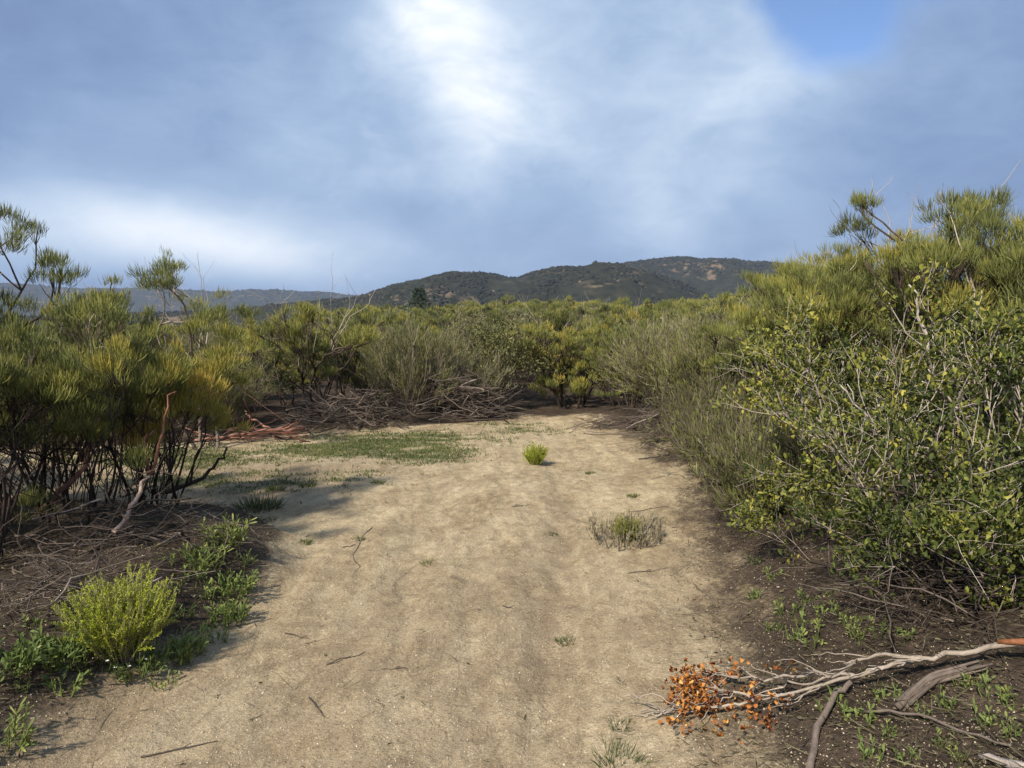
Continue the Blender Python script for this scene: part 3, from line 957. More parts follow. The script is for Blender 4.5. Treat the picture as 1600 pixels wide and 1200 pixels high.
def pile(seed, label, cx, cy, lx, ly, h, n, rad=(.006, .02), name='brush_pile', mat=None, cat='brush pile', tint=.45, along=(1, 0), sp=.5, group=None):
    """A heap of crossed dead branches."""
    rng = np.random.default_rng(seed)
    b = MB()
    base = math.atan2(along[1], along[0])
    for i in range(n):
        a = base + rng.normal(0, sp) + (math.pi if rng.random() < .5 else 0)
        u, v = rng.normal(0, .42), rng.normal(0, .42)
        env = max(0, 1 - u * u * .8 - v * v * .8)
        p0 = np.array([u * lx, v * ly, rng.uniform(0, 1) * h * env + .01])
        Ln = rng.uniform(.35, 1.1) * min(lx, 1.0)
        d = np.array([math.cos(a), math.sin(a), rng.normal(0.03, .16)])
        r = rng.uniform(*rad) if rng.random() < .3 else rad[0] * rng.uniform(.5, 1.2)
        pts, q = [], p0 - d * Ln / 2
        dd = d.copy()
        for k in range(7):
            pts.append(q.copy())
            dd = norm(dd + rng.normal(0, .30, 3) * np.array([1, 1, .7]))
            q = q + dd * Ln / 6
            q[2] = max(q[2], .0)
        b.tube(pts, np.linspace(r, r * .5, 7), 5 if r > .008 else 3, tint + rng.normal(0, .18))
    me = b.mesh(name, mat or M_DEAD, True)
    o = new_obj(name, me, None, (cx, cy, ground_z(cx, cy) - .02))
    HERO.append((cx, cy, max(lx, ly) * .45))
    return tag(o, label, cat, group)


pile(201, 'wide heap of tangled grey dead branches along the back of the clearing', -1.15, 12.5, 1.2, .55, .78, 360, (.005, .015), tint=.34, sp=.75)
pile(202, 'heap of dark crooked dead branches joined to the wide grey heap', -2.35, 11.6, .8, .5, .55, 190, (.005, .014), tint=.26, sp=.9)
pile(203, 'small low mound of dark dead twigs where the track narrows', 1.42, 11.1, .45, .3, .2, 150, (.003, .007), tint=.22, sp=.9)
pile(204, 'dark tangle of dead branches under the sweeping grey shrub', 2.25, 9.3, .9, .6, .45, 220, (.005, .014), tint=.22, sp=.7)
pile(205, 'dark tangle of dead twigs hanging over the bank beside the bend', 2.35, 7.2, .8, .7, .55, 240, (.004, .012), tint=.18, sp=.8)
pile(206, 'dead twigs heaped at the foot of the near dark stemmed shrubs', -2.35, 4.45, .7, .5, .22, 200, (.0025, .009), tint=.12, sp=1.2)
pile(207, 'dry twigs piled at the left edge beside the green herbs', -2.15, 3.55, .5, .45, .22, 120, (.0025, .006), tint=.25, sp=1.0)
pile(208, 'dead brush piled below the dark broad leaved bush', 2.2, 3.35, .7, .45, .3, 260, (.003, .010), tint=.15, sp=1.0)
pile(211, 'dark tangled twigs on the bank just above the fallen branch', 1.85, 3.05, .6, .35, .18, 170, (.0025, .007), tint=.10, sp=1.2)
pile(209, 'heap of red peeled branches lying at the far left of the clearing', -3.6, 10.3, 1.1, .3, .16, 46, (.005, .018), 'brush_pile', M_RED, tint=.42, sp=.5)
pile(210, 'dark broken branches heaped under the crooked limbed shrub', -2.95, 11.1, .7, .5, .5, 90, (.005, .016), 'brush_pile', M_DEAD, tint=.30, sp=1.2)

rng = np.random.default_rng(300)
a = at(280, 1012 - 310, 10.0)
A = lambda px, y, h: np.array([(px - 800) / FPX * y, y, ground_z((px - 800) / FPX * y, y) + h])
wood('log', 'peeled reddish trunk lying on the far left heap of branches', 'log',
     [(wiggle(rng, [A(300, 9.9, .06), A(420, 10.2, .16), A(475, 10.4, .14)], .02), .018, .034, .55), (wiggle(rng, [A(420, 10.2, .16), A(395, 10.3, .3), A(380, 10.3, .42)], .02), .018, .008, .6),
      (wiggle(rng, [A(440, 10.3, .16), A(470, 10.2, .32)], .02, 6), .014, .006, .5)], M_RED)
wood('bare_limb', 'smooth red limb leaning across the dark stems of the near shrubs', 'branch',
     [(wiggle(rng, [A(50, 4.75, .12), A(118, 4.85, .36), A(150, 4.95, .62), A(158, 5.0, .98)], .012, 14), .019, .012, .5)], M_RED)
wood('bare_limb', 'forked limb, white at its foot and red above, over the bright seedling', 'branch',
     [(wiggle(rng, [A(165, 4.3, .10), A(200, 4.5, .23), A(226, 4.65, .36)], .008, 8), .014, .012, .9),
      (wiggle(rng, [A(226, 4.65, .36), A(222, 4.7, .60), A(240, 4.75, .62)], .010, 8), .010, .005, .42),
      (wiggle(rng, [A(226, 4.65, .36), A(250, 4.75, .62), A(262, 4.85, .85), A(274, 4.9, .86)], .010, 10), .011, .004, .42)], M_RED)
wood('bare_limb', 'long dark leafless limb reaching low over the pale clearing', 'branch',
     [(wiggle(rng, [A(245, 5.75, .10), A(290, 5.8, .16), A(335, 5.9, .36), A(350, 5.95, .55)], .012, 12), .020, .008, .2),
      (wiggle(rng, [A(290, 5.8, .16), A(300, 5.8, .40), A(318, 5.85, .55)], .012, 7), .010, .005, .2)], M_BARK)
lg = []
c0_, c1_, c2_ = on_ground(1405, 1108, .02), on_ground(1455, 1062, .035), on_ground(1545, 1038, .04)
for i in range(17):
    o_ = rng.normal(0, .0105, 3)
    f0, f1 = rng.uniform(0, .16), rng.uniform(.82, 1.0)
    q = wiggle(rng, [c0_, c1_, c2_], .0012, 14)
    q = np.stack([np.interp(np.linspace(f0, f1, 12), np.linspace(0, 1, 14), q[:, k]) for k in range(3)], -1)
    lg.append((q + o_, .012 * rng.uniform(.6, 1.1), .007 * rng.uniform(.4, 1.1), rng.uniform(.2, .62)))
wood('log', 'short splintered weathered log lying beside the fallen branch', 'log', lg, M_DEAD)
wood('bark_strip', 'pale splintered piece of bark in the bottom right corner', 'wood',
     [(wiggle(rng, [on_ground(1532, 1182, .01), on_ground(1570, 1190, .02), on_ground(1625, 1205, .02)], .003, 7), .010, .016, .9)], M_DEAD)
wood('bare_limb', 'thin curved brown limb running from the fallen branch to the bottom edge', 'branch',
     [(wiggle(rng, [on_ground(1262, 1215, .01), on_ground(1275, 1140, .02), on_ground(1305, 1085, .04), on_ground(1330, 1065, .06)], .004, 12), .014, .010, .42)], M_DEAD)
wood('bare_limb', 'slender fallen stick crossing the weeds in the lower right corner', 'branch',
     [(wiggle(rng, [on_ground(1350, 1112, .02), on_ground(1430, 1115, .03), on_ground(1500, 1140, .02), on_ground(1580, 1165, .02)], .004, 12), .006, .004, .4)], M_DEAD)

for lab, ln in (('long pale grey limb slanting through the dark leafy bush', [(2.95, 4.35, .05), (2.62, 4.28, .45), (2.42, 4.25, .80), (2.38, 4.3, 1.15), (2.30, 4.3, 1.35)]),
                ('thin pale limb forked low in the leafy bush by the bank', [(2.75, 4.2, .05), (2.35, 4.1, .38), (2.05, 4.1, .60), (1.85, 4.15, .95)]),
                ('slanting grey limb at the foot of the dark leafy bush', [(2.9, 4.0, .02), (2.62, 3.95, .30), (2.38, 3.9, .62), (2.2, 3.95, .80)])):
    q = wiggle(rng, [np.array([x, y, ground_z(x, y) + h]) for x, y, h in ln], .012, 16)
    e = q[9]
    wood('bare_limb', lab, 'branch', [(q, .014, .005, .62), (wiggle(rng, [e, e + np.array([-.16, -.03, .12]), e + np.array([-.24, 0, .28])], .008, 8), .006, .003, .6),
                                    (wiggle(rng, [q[5], q[5] + np.array([.10, -.05, .16]), q[5] + np.array([.12, 0, .36])], .008, 8), .006, .003, .6)], M_PALE)

# the fallen branch with withered leaves
rng = np.random.default_rng(310)
G = on_ground
fb = MB()
tips = []


def fb_line(pts, r0, r1, tint, n=14, amp=.006):
    q = wiggle(rng, pts, amp, n)
    fb.tube(q, np.linspace(r0, r1, n), 7 if r0 > .008 else 5, tint)
    return q


main = fb_line([G(1610, 1006, .09), G(1520, 1016, .08), G(1430, 1030, .09), G(1360, 1052, .08), G(1270, 1075, .06), G(1170, 1096, .05)], .011, .005, .36, 22)
up_ = fb_line([G(1440, 1026, .09), G(1390, 1022, .12), G(1345, 1028, .12), G(1300, 1060, .08), G(1250, 1070, .06), G(1215, 1072, .05)], .007, .0035, .32, 18)
mid_ = fb_line([G(1335, 1055, .08), G(1270, 1053, .08), G(1200, 1062, .06), G(1140, 1055, .05), G(1095, 1055, .04)], .007, .003, .34, 18)
low_ = fb_line([G(1180, 1094, .05), G(1150, 1085, .05), G(1120, 1075, .05), G(1080, 1076, .04)], .006, .003, .46, 12)
low2 = fb_line([G(1170, 1096, .05), G(1120, 1106, .04), G(1060, 1105, .03), G(1010, 1116, .02)], .006, .002, .5, 14)
for src, k in ((mid_, 16), (low_, 14), (low2, 14), (up_, 9), (main, 11)):
    for i in range(k):
        s0 = src[rng.integers(len(src) // 3, len(src) - 1)]
        d = norm(np.array([-1.0, rng.normal(-.1, .55), rng.normal(.05, .2)]))
        Ln = rng.uniform(.08, .22)
        e = s0 + d * Ln
        e[2] = max(e[2], ground_z(e[0], e[1]) + .012)
        q = wiggle(rng, [s0, (s0 + e) / 2 + rng.normal(0, .012, 3), e], .004, 7)
        fb.tube(q, np.linspace(.0034, .0012, 7), 4, rng.uniform(.25, .6))
        tips += [e, q[4], q[5]] if src is not up_ and src is not main else [e]
fbm_ = fb.mesh('branches', M_PALE, True)
lb = MB()
tp = np.array([p_ for p_ in tips if G(1035, 1080)[0] < p_[0] < G(1230, 1070)[0]])
tp = np.concatenate([tp, np.array([G(px, py, rng.uniform(.02, .09)) for px, py in zip(rng.normal(1098, 30, 60), rng.normal(1084, 22, 60))]), np.array([G(px, py, .03) for px, py in zip(rng.normal(1185, 14, 9), rng.normal(1115, 9, 9))])])
idx = np.repeat(np.arange(len(tp)), 3)
N = len(idx)
RNG = rng
c0 = tp[idx] + rng.normal(0, .014, (N, 3))
c0[:, 2] -= rng.random(N) ** 2 * .03
c0[:, 2] = np.maximum(c0[:, 2], height(c0[:, 0], c0[:, 1]) + .006)
ld = norm(rng.normal(0, 1, (N, 3)))
lb.leaves(c0, ld, norm(rng.normal(0, 1, (N, 3)) + UP * .5), rng.uniform(.013, .023, N), rng.uniform(.013, .022, N), np.clip(rng.normal(.46, .28, N), 0, 1), .55)
lb.blobs(c0[::3], rng.uniform(.003, .0055, len(c0[::3])), np.clip(rng.normal(.6, .2, len(c0[::3])), 0, 1), .9)
lbm = lb.mesh('leaves', M_ORANGE)
stump = MB()
stump.tube([G(1560, 1003, .10), G(1600, 1003, .10), G(1640, 1002, .10)], [.010, .012, .013], 7, .9)
r_ = thing('fallen_branch', 'forked grey fallen branch with withered orange leaves at its tips on the sand edge', 'branch', tuple(G(1300, 1065)))
for nm, me in (('branches', fbm_), ('leaves', lbm)):
    me.transform(Matrix.Translation(-r_.location))
    new_obj(nm, me, r_)
rm, tt_, oo_ = new_mat('raw_orange_wood')
pp_ = tt_.add('ShaderNodeBsdfPrincipled')
tt_.put(pp_.inputs['Base Color'], tt_.ramp(tt_.noise(tt_.add('ShaderNodeTexCoord').outputs['Object'], 60, 4), [(.3, (.17, .055, .02)), (.7, (.32, .13, .05))]))
pp_.inputs['Roughness'].default_value = .7
tt_.l.new(pp_.outputs[0], oo_.inputs[0])
sm_ = stump.mesh('broken_end', rm, True)
sm_.transform(Matrix.Translation(-r_.location))
be = new_obj('broken_end', sm_, r_)
be['label'] = 'raw orange peeled end of the branch'


# ------------------------------------------------------------------ small plants
def seedling(seed, H, n, needles, tint, mat, spread=.55, L=.02, wd=.003, lean=(0, 0, 0)):
    """Upright shoots set all along with short needles."""
    global RNG
    RNG = rng = np.random.default_rng(seed)
    st, fo = MB(), MB()
    B_, D_, T_ = [], [], []
    for i in range(n):
        a, rr = rng.uniform(0, 6.28), math.sqrt(rng.random())
        d = norm(np.array([math.cos(a) * rr * spread, math.sin(a) * rr * spread, 1]) + np.array(lean))
        Ln = H * rng.uniform(.55, 1.05) * (1 - .25 * rr)
        p0 = np.array([math.cos(a) * rr * .3 * H * spread, math.sin(a) * rr * .3 * H * spread, -.01])
        pts = [p0]
        for k in range(6):
            d = norm(d + rng.normal(0, .10, 3) + UP * .05)
            pts.append(pts[-1] + d * Ln / 6)
        pts = np.array(pts)
        st.tube(pts, np.linspace(.0030, .0012, 7) * max(H / .4, .5), 3, .4, cap=False)
        u = rng.uniform(.15, 1, needles)
        k = np.clip((u * 6).astype(int), 0, 5)
        f = (u * 6 - k)[:, None]
        B_.append(pts[k] * (1 - f) + pts[k + 1] * f)
        D_.append(norm((pts[k + 1] - pts[k])) * .8 + rng.normal(0, .45, (needles, 3)))
        T_.append(np.clip(tint + (u - .6) * .35 + rng.normal(0, .08, needles), 0, 1))
        if rng.random() < .7:       # a side shoot
            s0 = pts[3]
            dd = norm(d + rng.normal(0, .4, 3))
            u = rng.uniform(0, .42, needles // 2)
            B_.append(s0 + dd * (u * Ln)[:, None])
            D_.append(dd * .8 + rng.normal(0, .45, (needles // 2, 3)))
            T_.append(np.clip(tint + rng.normal(.05, .08, needles // 2), 0, 1))
    B_, D_, T_ = np.concatenate(B_), norm(np.concatenate(D_)), np.concatenate(T_)
    fo.strands(B_, D_, L * rng.uniform(.6, 1.3, len(B_)), wd, .15, T_)
    return [('stems', st, M_BARK if mat is not M_SHOOT else M_PALE, True), ('foliage', fo, mat, False)]


def herb(seed, H, n, tint, W=.6, lw=.012, leaves_per=9, mat=None, flowers=0):
    """A low herb: leafy upright stalks with lance-shaped leaves, some with white flowers."""
    global RNG
    RNG = rng = np.random.default_rng(seed)
    st, fo, fl = MB(), MB(), MB()
    B_, D_, tops = [], [], []
    for i in range(n):
        a, rr = rng.uniform(0, 6.28), math.sqrt(rng.random())
        d = norm(np.array([math.cos(a) * rr * W, math.sin(a) * rr * W, .75]))
        Ln = H * rng.uniform(.5, 1.1)
        p0 = np.array([math.cos(a) * rr * H * W * .9, math.sin(a) * rr * H * W * .9, -.01])
        q = np.array([p0, p0 + d * Ln * .5, p0 + norm(d + UP * .4) * Ln])
        st.tube(q, [.0028, .0022, .0014], 3, .5, cap=False)
        u = rng.uniform(.1, 1, leaves_per)[:, None]
        B_.append(q[0] * (1 - u) + q[2] * u)
        D_.append(norm(d * .75 + rng.normal(0, .5, (leaves_per, 3))))
        tops.append(q[2])
    B_, D_ = np.concatenate(B_), np.concatenate(D_)
    N = len(B_)
    fo.leaves(B_, D_, norm(rng.normal(0, .6, (N, 3)) + UP), H * rng.uniform(.22, .42, N), lw * rng.uniform(.7, 1.3, N), np.clip(tint + rng.normal(0, .15, N), 0, 1), .2)
    parts = [('stems', st, M_HERB, True), ('foliage', fo, mat or M_HERB, False)]
    if flowers:
        for k in range(flowers):
            c = tops[rng.integers(len(tops))] + rng.normal(0, .01, 3)
            aa = np.arange(6) * 1.047
            dd = np.stack([np.cos(aa), np.sin(aa), np.full(6, .4)], -1)
            fl.leaves(np.repeat(c[None], 6, 0), norm(dd), np.repeat(UP[None], 6, 0), .009, .006, .5)
        parts.append(('flowers', fl, M_FLOWER, False))
    return parts


def tuft(seed, H, n, tint, W=.5, wd=.004, mat=None, R=.25):
    """A clump of narrow blades."""
    global RNG
    RNG = rng = np.random.default_rng(seed)
    fo = MB()
    a, rr = rng.uniform(0, 6.28, n), np.sqrt(rng.random(n))
    base = np.stack([np.cos(a) * rr * R * H * 2, np.sin(a) * rr * R * H * 2, np.full(n, -.01)], -1)
    d = norm(np.stack([np.cos(a) * rr * W, np.sin(a) * rr * W, np.full(n, .8)], -1) + rng.normal(0, .18, (n, 3)))
    fo.strands(base, d, H * rng.uniform(.5, 1.1, n), wd, rng.uniform(-.3, .2, n), np.clip(tint + rng.normal(0, .12, n), 0, 1))
    return fo


def gp(px, py, sink=.005):
    q = on_ground(px, py)
    return (q[0], q[1], q[2] - sink)


plant('seedling_shrub', meshes(seedling(401, .46, 260, 150, .60, M_SHOOT, .66, .014, .0030), 'seedling'), 'bright yellow green feathery seedling bush on the near bank', 'shrub', gp(192, 1022))
plant('herb_plant', meshes(herb(402, .13, 40, .50, .8, .012), 'herb'), 'clump of fresh green herb under the bright seedling towards the left edge', 'plant', gp(85, 1035))
plant('herb_plant', meshes(herb(403, .13, 36, .42, .8, .012), 'herb'), 'darker green herb clump touching the left edge of the picture', 'plant', gp(15, 1045))
plant('herb_plant', meshes(herb(404, .11, 46, .35, .9, .008, 10, None, 9), 'herb'), 'dark trailing herb with tiny white flowers at the foot of the bright seedling', 'plant', gp(215, 1050))
plant('herb_plant', meshes(herb(405, .12, 34, .72, .6, .011, 10), 'herb'), 'pale yellow green herb clump on the bank edge beside the white flowers', 'plant', gp(290, 1028))
plant('herb_plant', meshes(herb(406, .12, 34, .50, .7, .012, 9), 'herb'), 'neat green herb clump on the dark bank edge nearest the sand', 'plant', gp(355, 972))
plant('herb_plant', meshes(herb(407, .12, 46, .52, 1.0, .012, 9), 'herb'), 'wide green herb clump above the neat round one', 'plant', gp(358, 925))
plant('herb_plant', meshes(herb(408, .16, 40, .66, .6, .012, 9), 'herb'), 'light green herb at the far crest of the near bank', 'plant', gp(352, 850))
plant('herb_plant', meshes(herb(409, .17, 30, .62, .5, .009, 8), 'herb'), 'thin straggly green stalks behind the wide herb clump', 'plant', gp(318, 890))
plant('herb_plant', meshes(herb(410, .12, 16, .66, .7, .010, 9), 'herb'), 'small pale herb at the lower left corner on brown soil', 'plant', gp(8, 1165))
plant('seedling_shrub', meshes(seedling(411, .30, 130, 110, .62, M_SHOOT, .60, .014, .0045), 'seedling'), 'tufted green seedling standing alone in the middle of the far sand', 'shrub', gp(837, 726))
sd = seedling(412, .25, 90, 40, .50, M_FEATHER, .55, .016, .004)
sd2 = twiggy(413, .25, .15, 40, .42, .50, nfol=14)
plant('seedling_shrub', meshes([('branches', sd2[0][1], M_DEAD, True), ('twigs', sd2[1][1], M_GREYTWIG, False), ('foliage', sd[1][1], M_FEATHER, False)], 'half_dry'), 'half dry brown and green bushlet on the sand near the bank', 'shrub', gp(978, 846))
for k, (px, py, H, n, tnt, lab) in enumerate([
        (405, 795, .15, 260, .25, 'dark green grass tuft alone beside the left sand'),
        (672, 880, .05, 110, .45, 'tiny green tuft in the middle of the near track'),
        (886, 1003, .045, 130, .30, 'flat dark green tuft in the right wheel lane'),
        (968, 1190, .08, 110, .35, 'sparse green tuft at the bottom edge of the track'),
        (970, 1133, .045, 60, .40, 'tiny dark tuft above the one at the bottom edge'),
        (990, 776, .05, 130, .42, 'low green tuft beyond the half dry bushlet'),
        (862, 835, .04, 70, .40, 'tiny green tuft in front of the half dry bushlet'),
        (480, 760, .07, 150, .35, 'green tuft on the middle left of the bare ground'),
        (590, 755, .06, 150, .40, 'low green tuft just below the green patch'),
        (430, 765, .08, 170, .32, 'dull green tuft next to the dark grass tuft'),
        (475, 848, .05, 110, .45, 'low green tuft by the crest of the near bank'),
        (560, 842, .04, 80, .42, 'tiny green tuft on open sand past the near bank'),
        (922, 740, .05, 120, .42, 'low green tuft beside the lone seedling'),
        (418, 813, .05, 90, .40, 'small tuft in front of the dark grass tuft')]):
    b = tuft(420 + k, H, n, tnt, .7, .0035 if py > 850 else .006, M_GRASS, .5)
    tag(new_obj('grass_tuft', b.mesh('grass_tuft', M_GRASS), None, gp(px, py)), lab, 'grass tuft')

rng = np.random.default_rng(440)
weed = [meshes(herb(441 + k, .07, 7, .55, .5, .008, 6), 'weed') for k in range(4)]
spots = [(1330, 985), (1325, 975), (1395, 1095), (1440, 1120), (1500, 1075), (1530, 1070), (1580, 1105), (1360, 1185), (1300, 1110), (1470, 1165), (1420, 1190), (1545, 1135), (1590, 1150), (1260, 985), (1345, 1130), (1505, 1190), (1390, 1150), (1555, 1090), (1255, 940), (1480, 1110), (1215, 905), (1230, 960), (1290, 930), (1340, 1000), (1190, 880), (1275, 1010), (1300, 960), (1240, 1000), (1205, 985), (1370, 990), (1415, 1000), (1180, 935)]
for i, (px, py) in enumerate(spots):
    plant('weed', weed[i % 4], 'small green weed sprouting from the dark litter near the fallen branch', 'weed', gp(px + rng.uniform(-8, 8), py), rng.uniform(0, 6.28), rng.uniform(.7, 1.3), 'weeds in the dark litter')

lspots = [(300, 905), (270, 925), (255, 880), (300, 870), (330, 880), (240, 900), (275, 960), (315, 985), (335, 1000), (60, 980), (110, 965), (40, 1080), (130, 1050), (255, 1075), (100, 1080), (330, 935), (385, 880), (240, 960)]
for i, (px, py) in enumerate(lspots):
    plant('weed', weed[i % 4], 'small green weed in the litter of the near bank round the bright seedling', 'weed', gp(px + rng.uniform(-8, 8), py), rng.uniform(0, 6.28), rng.uniform(.8, 1.6), 'weeds on the near bank')

tw_spots = [(540, 1028, 30, 20, 'short dark stick lying across the near sand'), (495, 1105, 12, -30, 'black forked chip of wood on the near sand'), (615, 1045, 40, 5, 'thin brown twig in the middle of the near sand'),
            (1010, 892, 30, 8, 'dark crooked twig on the sand near the right bank'), (795, 948, 10, -4, 'small black chip of wood in the middle of the track'), (545, 853, 10, 4, 'dark curled chip on the far left sand'),
            (280, 1170, 60, 25, 'long thin twig at the lower left of the sand'), (985, 818, 26, 10, 'short twig between the half dry bushlet and the bank'), (1015, 795, 30, 9, 'thin dark root reaching from the bank onto the sand'),
            (815, 790, 14, 3, 'small twig on the pale middle of the clearing'), (470, 995, 24, -12, 'pale brown twig close to the near bank')]
for px, py, hw, hh, lab in tw_spots:
    q = wiggle(rng, [G(px - hw, py + hh * .5, .004), G(px, py, .007), G(px + hw, py - hh * .5, .004)], .004, 7)
    wood('twig', lab, 'twig', [(q, .0034, .0016, .15), (wiggle(rng, [q[3], q[3] + np.array([.03, .025, .004])], .002, 4), .0025, .001, .15)], M_DEAD)

# ------------------------------------------------------------------ ground cover
RNG = rng = np.random.default_rng(500)
N = 260000
x, y = rng.uniform(-7.5, 1.8, N), rng.uniform(6.3, 12.9, N)
keep = rng.random(N) < np.clip(green_mask(x, y) * 1.7 - .50 - 1.5 * (fbm(x * 7, y * 11, 83, 3) - .42), 0, 1)
x, y = x[keep], y[keep]
n = len(x)
gr = MB()
gr.strands(np.stack([x, y, height(x, y) - .004], -1), norm(rng.normal(0, .55, (n, 3)) + UP), rng.uniform(.012, .05, n), .009, 0.0, np.clip(.36 + .5 * (fbm(x * 2, y * 2, 81, 3) - .5) + rng.normal(0, .09, n), 0, 1))
stuff('grass', gr.mesh('grass', M_GRASS))

N = 52000
y = 1.9 + 11 * rng.random(N) ** 1.7
x = rng.uniform(-1, 1, N) * (.8 * y + .5)
o_ = outside(x, y)
keep = (rng.random(N) < np.clip(litter_mask(x, y) * 1.3 - .25, 0.014, 1)) & (o_ < 2.2)
x, y = x[keep], y[keep]
n = len(x)
lt = MB()
d = norm(np.stack([rng.normal(0, 1, n), rng.normal(0, 1, n), rng.normal(.05, .22, n)], -1))
lt.strands(np.stack([x, y, height(x, y) + rng.uniform(.002, .02, n)], -1), d, rng.uniform(.02, .06, n) + .08 * (rng.random(n) < .2), rng.uniform(.002, .0055, n), 0.05, np.clip(rng.normal(.10, .22, n), 0, 1))
k = rng.random(n) < .5
lt.leaves(np.stack([x, y, height(x, y) + .006], -1)[k] + rng.normal(0, .03, (k.sum(), 3)) * np.array([1, 1, .1]), d[k], norm(rng.normal(0, .5, (k.sum(), 3)) + UP), rng.uniform(.012, .03, k.sum()), rng.uniform(.006, .013, k.sum()), np.clip(rng.normal(.2, .2, k.sum()), 0, 1))
stuff('leaf_litter', lt.mesh('leaf_litter', M_GREYTWIG))

N = 42000
y = 2.0 + 8.5 * rng.random(N) ** 2.0
x = rng.uniform(-1, 1, N) * (.75 * y + .3)
keep = outside(x, y) < .9
x, y = x[keep], y[keep]
n = len(x)
pb = MB()
pb.blobs(np.stack([x, y, height(x, y) + .0005], -1), .0018 + .0032 * rng.random(n) ** 3 + .004 * (rng.random(n) < .01), np.clip(rng.normal(.5, .22, n), 0, 1), .7)
m, t, out = new_mat('gravel_grains')
p = t.add('ShaderNodeBsdfPrincipled')
t.put(p.inputs['Base Color'], t.ramp(attr(t, 'tint'), [(0.0, (.13, .095, .065)), (.5, (.40, .315, .205)), (1.0, (.66, .59, .48))]))
p.inputs['Roughness'].default_value = .9
t.l.new(p.outputs[0], out.inputs[0])
stuff('gravel', pb.mesh('gravel', m))

# ------------------------------------------------------------------ the thicket
PH = {}
PF = [meshes(feathery(601 + k, (2.0, 2.15, 1.9, 2.2, 1.8, 2.1)[k], (1.1, 1.0, 1.2, .9, 1.1, 1.15)[k], 6, 2, 190, .0100, .12, .20, (.40, .48, .34, .44, .54, .32)[k], (0, 0, 0), 4, (3, 6, 2, 5, 2, 8)[k], .2, low=6), 'feathery_shrub') for k in range(6)]
PT = [meshes(twiggy(621 + k, (1.6, 1.75)[k], 1.0, 120, (.5, .42)[k], (.34, .42)[k], nfol=18), 'twiggy_shrub') for k in range(2)]
PO = [meshes(leafy(631 + k, (1.8, 1.6)[k], 1.0, 6, 3, 11, .055, .034, (.45, .35)[k], M_OAK, M_DEAD, dome=420, R=.07), 'broadleaf_shrub') for k in range(2)]

ZONES = {
    ('left', 0): ('behind the dark stemmed shrubs beside the clearing', 'thicket behind the near dark stemmed shrubs'),
    ('left', 1): ('deep in the left thicket below the low dark ridge', 'deep left thicket'),
    ('mid', 0): ('in the first rows behind the brush pile and track end', 'first rows behind the clearing'),
    ('mid', 1): ('deep in the thicket below the cloud capped hill', 'deep middle thicket'),
    ('right', 0): ('on the bank behind the broad leaved bushes', 'thicket on the right bank'),
    ('right', 1): ('deep in the right thicket beside the hill crest', 'deep right thicket'),
}
KIND = {'feathery_shrub': ('olive feathery shrub', PF), 'twiggy_shrub': ('dry grey green twiggy shrub', PT), 'broadleaf_shrub': ('grey green small leaved shrub', PO)}
TOPS = np.array([[-400, 512], [0, 510], [200, 506], [330, 510], [420, 508], [500, 490], [600, 476], [700, 478], [800, 474], [900, 472], [1000, 478], [1100, 468], [1200, 446], [1300, 430], [1400, 412], [1600, 396], [2000, 390]])
TX = (TOPS[:, 0] - 800) / FPX
TE = np.array([ray(px, py)[2] / ray(px, py)[1] for px, py in TOPS])


def canopy(x, y):
    """How tall the thicket stands at a place: it stays lower towards the left ridge."""
    return EYE + np.interp(x / y, TX, TE) * y - ground_z(x, y)


rng = np.random.default_rng(650)
pts = []
far_pts = []


def scatter(r0, r1, gap, tries, store, top=.86):
    for _ in range(tries):
        r = math.sqrt(rng.uniform(r0 * r0, r1 * r1))
        th = rng.uniform(-top, top)
        px_, py_ = math.sin(th) * r, math.cos(th) * r
        o_ = float(outside(np.array([px_]), np.array([py_]))[0])
        if o_ < .75 or (py_ < 6.2 and abs(px_) < 4.0) or (py_ < 3.0):
            continue
        if py_ > 12.8 and o_ < .9 + .2 * abs(px_):
            pass
        if any((px_ - a_) ** 2 + (py_ - b_) ** 2 < c_ * c_ for a_, b_, c_ in HERO):
            continue
        if any((px_ - q[0]) ** 2 + (py_ - q[1]) ** 2 < gap * gap for q in pts[-700:]):
            continue
        pts.append((px_, py_, r))
        store.append((px_, py_, r))


near_s = []
scatter(4.5, 16, 1.0, 3600, near_s, .80)
scatter(16, 27, 1.55, 2600, near_s, .66)
scatter(27, 48, 2.3, 2600, near_s, .62)
scatter(48, 95, 2.9, 5000, far_pts, .62)
print('shrubs', len(near_s), 'far', len(far_pts))
for px_, py_, r in near_s:
    tx = px_ / py_
    zone = ('left' if tx < -.27 else 'mid' if tx < .30 else 'right', 0 if r < 19 else 1)
    u = rng.random()
    kind = 'feathery_shrub' if u < .70 else 'twiggy_shrub' if u < .87 else 'broadleaf_shrub'
    lab, protos = KIND[kind]
    where, grp = ZONES[zone]
    hh = 2.2 if kind == 'feathery_shrub' else 1.75
    sc = np.clip(min(canopy(px_, py_) * rng.uniform(.80, 1.04), 2.6) / hh, .55, 1.35)
    plant(kind, protos[rng.integers(len(protos))], f'{lab} {where}', 'shrub', (px_, py_, ground_z(px_, py_) - .05), rng.uniform(0, 6.28), sc, f'{lab}s, {grp}', rng.uniform(.9, 1.08))

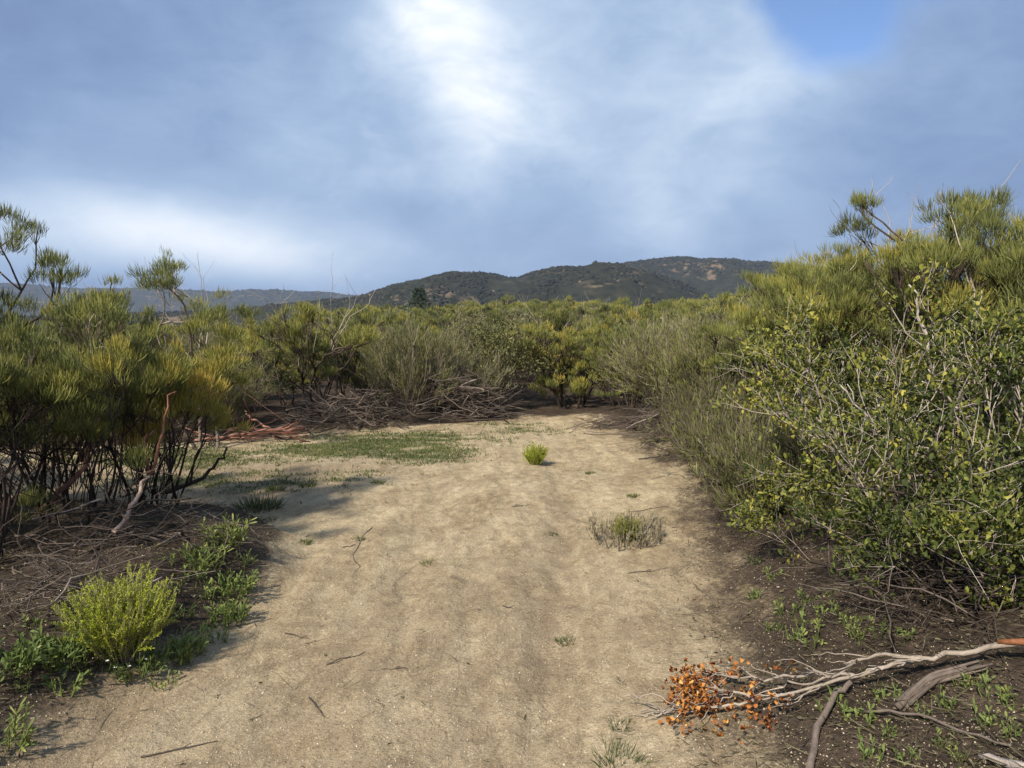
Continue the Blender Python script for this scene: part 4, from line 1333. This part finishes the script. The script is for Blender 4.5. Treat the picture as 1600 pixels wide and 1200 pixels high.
# a small dark conifer far back
RNG = rng = np.random.default_rng(690)
ct, cf = MB(), MB()
ct.tube([(0, 0, -.1), (0.02, 0, 2.2), (0, 0.02, 4.4)], [.09, .06, .015], 6, .3)
P_, D_ = [], []
for i in range(150):
    zz = .5 + 3.9 * (i / 150) ** .9
    a = i * 2.4 + rng.uniform(-.3, .3)
    Lb = (4.9 - zz) * .56 * rng.uniform(.75, 1.1)
    d = norm(np.array([math.cos(a), math.sin(a), .18]))
    e = np.array([0, 0, zz]) + d * Lb
    ct.tube([(0, 0, zz), e], [.014, .005], 3, .3, cap=False)
    u = rng.uniform(.2, 1.02, 60)[:, None]
    P_.append(np.array([0, 0, zz]) * (1 - u) + e * u)
    D_.append(norm(d * .7 + rng.normal(0, .5, (60, 3))))
P_, D_ = np.concatenate(P_), np.concatenate(D_)
cf.strands(P_, D_, .17, .03, 0, np.clip(rng.normal(.75, .2, len(P_)), 0, 1))
x_, y_ = (655 - 800) / FPX * 42, 42
r_ = thing('conifer_tree', 'small dark blue green conifer poking above the far thicket', 'tree', (x_, y_, ground_z(x_, y_) - .1), 0, .78)
new_obj('trunk', ct.mesh('trunk', M_BARK, True), r_)
new_obj('crown', cf.mesh('crown', M_CONIFER), r_)

# the far thicket that reads as one mass
srcs = [feathery(701 + k, 2.1, 1.2, 6, 2, 70, .024, .17, .23, (.42, .36, .48)[k], (0, 0, 0), 3, (1, 2, 0)[k], low=4) for k in range(3)]
arr = [[b.arrays() for _, b, _, _ in s] for s in srcs]
mass_f, mass_b = MB(), MB()
for px_, py_, r in far_pts:
    A_ = arr[rng.integers(3)]
    th, sc = rng.uniform(0, 6.28), float(np.clip(canopy(px_, py_) * rng.uniform(.82, 1.05) / 2.1, .35, 1.6))
    Rm = np.array([[math.cos(th), -math.sin(th), 0], [math.sin(th), math.cos(th), 0], [0, 0, 1]]) * sc
    off = np.array([px_, py_, ground_z(px_, py_) - .05])
    dt = rng.normal(0, .07)
    for tgt, (v, q, t3, ti) in ((mass_b, A_[0]), (mass_f, A_[1])):
        tgt.add(v @ Rm.T + off, q, t3, np.clip(ti + dt, 0, 1))
stuff('distant_thicket', mass_f.mesh('distant_thicket', M_FEATHER))
stuff('distant_thicket', mass_b.mesh('distant_thicket_branches', M_BARK))

# ------------------------------------------------------------------ the air
HX0, HX1, HY0, HY1, HZ0, HZ1 = -7600, 7600, -400, 7600, -75, 210
b = MB()
b.add([(HX0, HY0, HZ0), (HX1, HY0, HZ0), (HX1, HY1, HZ0), (HX0, HY1, HZ0), (HX0, HY0, HZ1), (HX1, HY0, HZ1), (HX1, HY1, HZ1), (HX0, HY1, HZ1)],
      [(0, 3, 2, 1), (4, 5, 6, 7), (0, 1, 5, 4), (1, 2, 6, 5), (2, 3, 7, 6), (3, 0, 4, 7)])
m, t, out = new_mat('haze')
v = t.add('ShaderNodeVolumePrincipled')
v.inputs['Color'].default_value = (.62, .76, 1.0, 1)
v.inputs['Density'].default_value = .00013
v.inputs['Anisotropy'].default_value = .1
t.l.new(v.outputs[0], out.inputs['Volume'])
stuff('haze', b.mesh('haze', m))
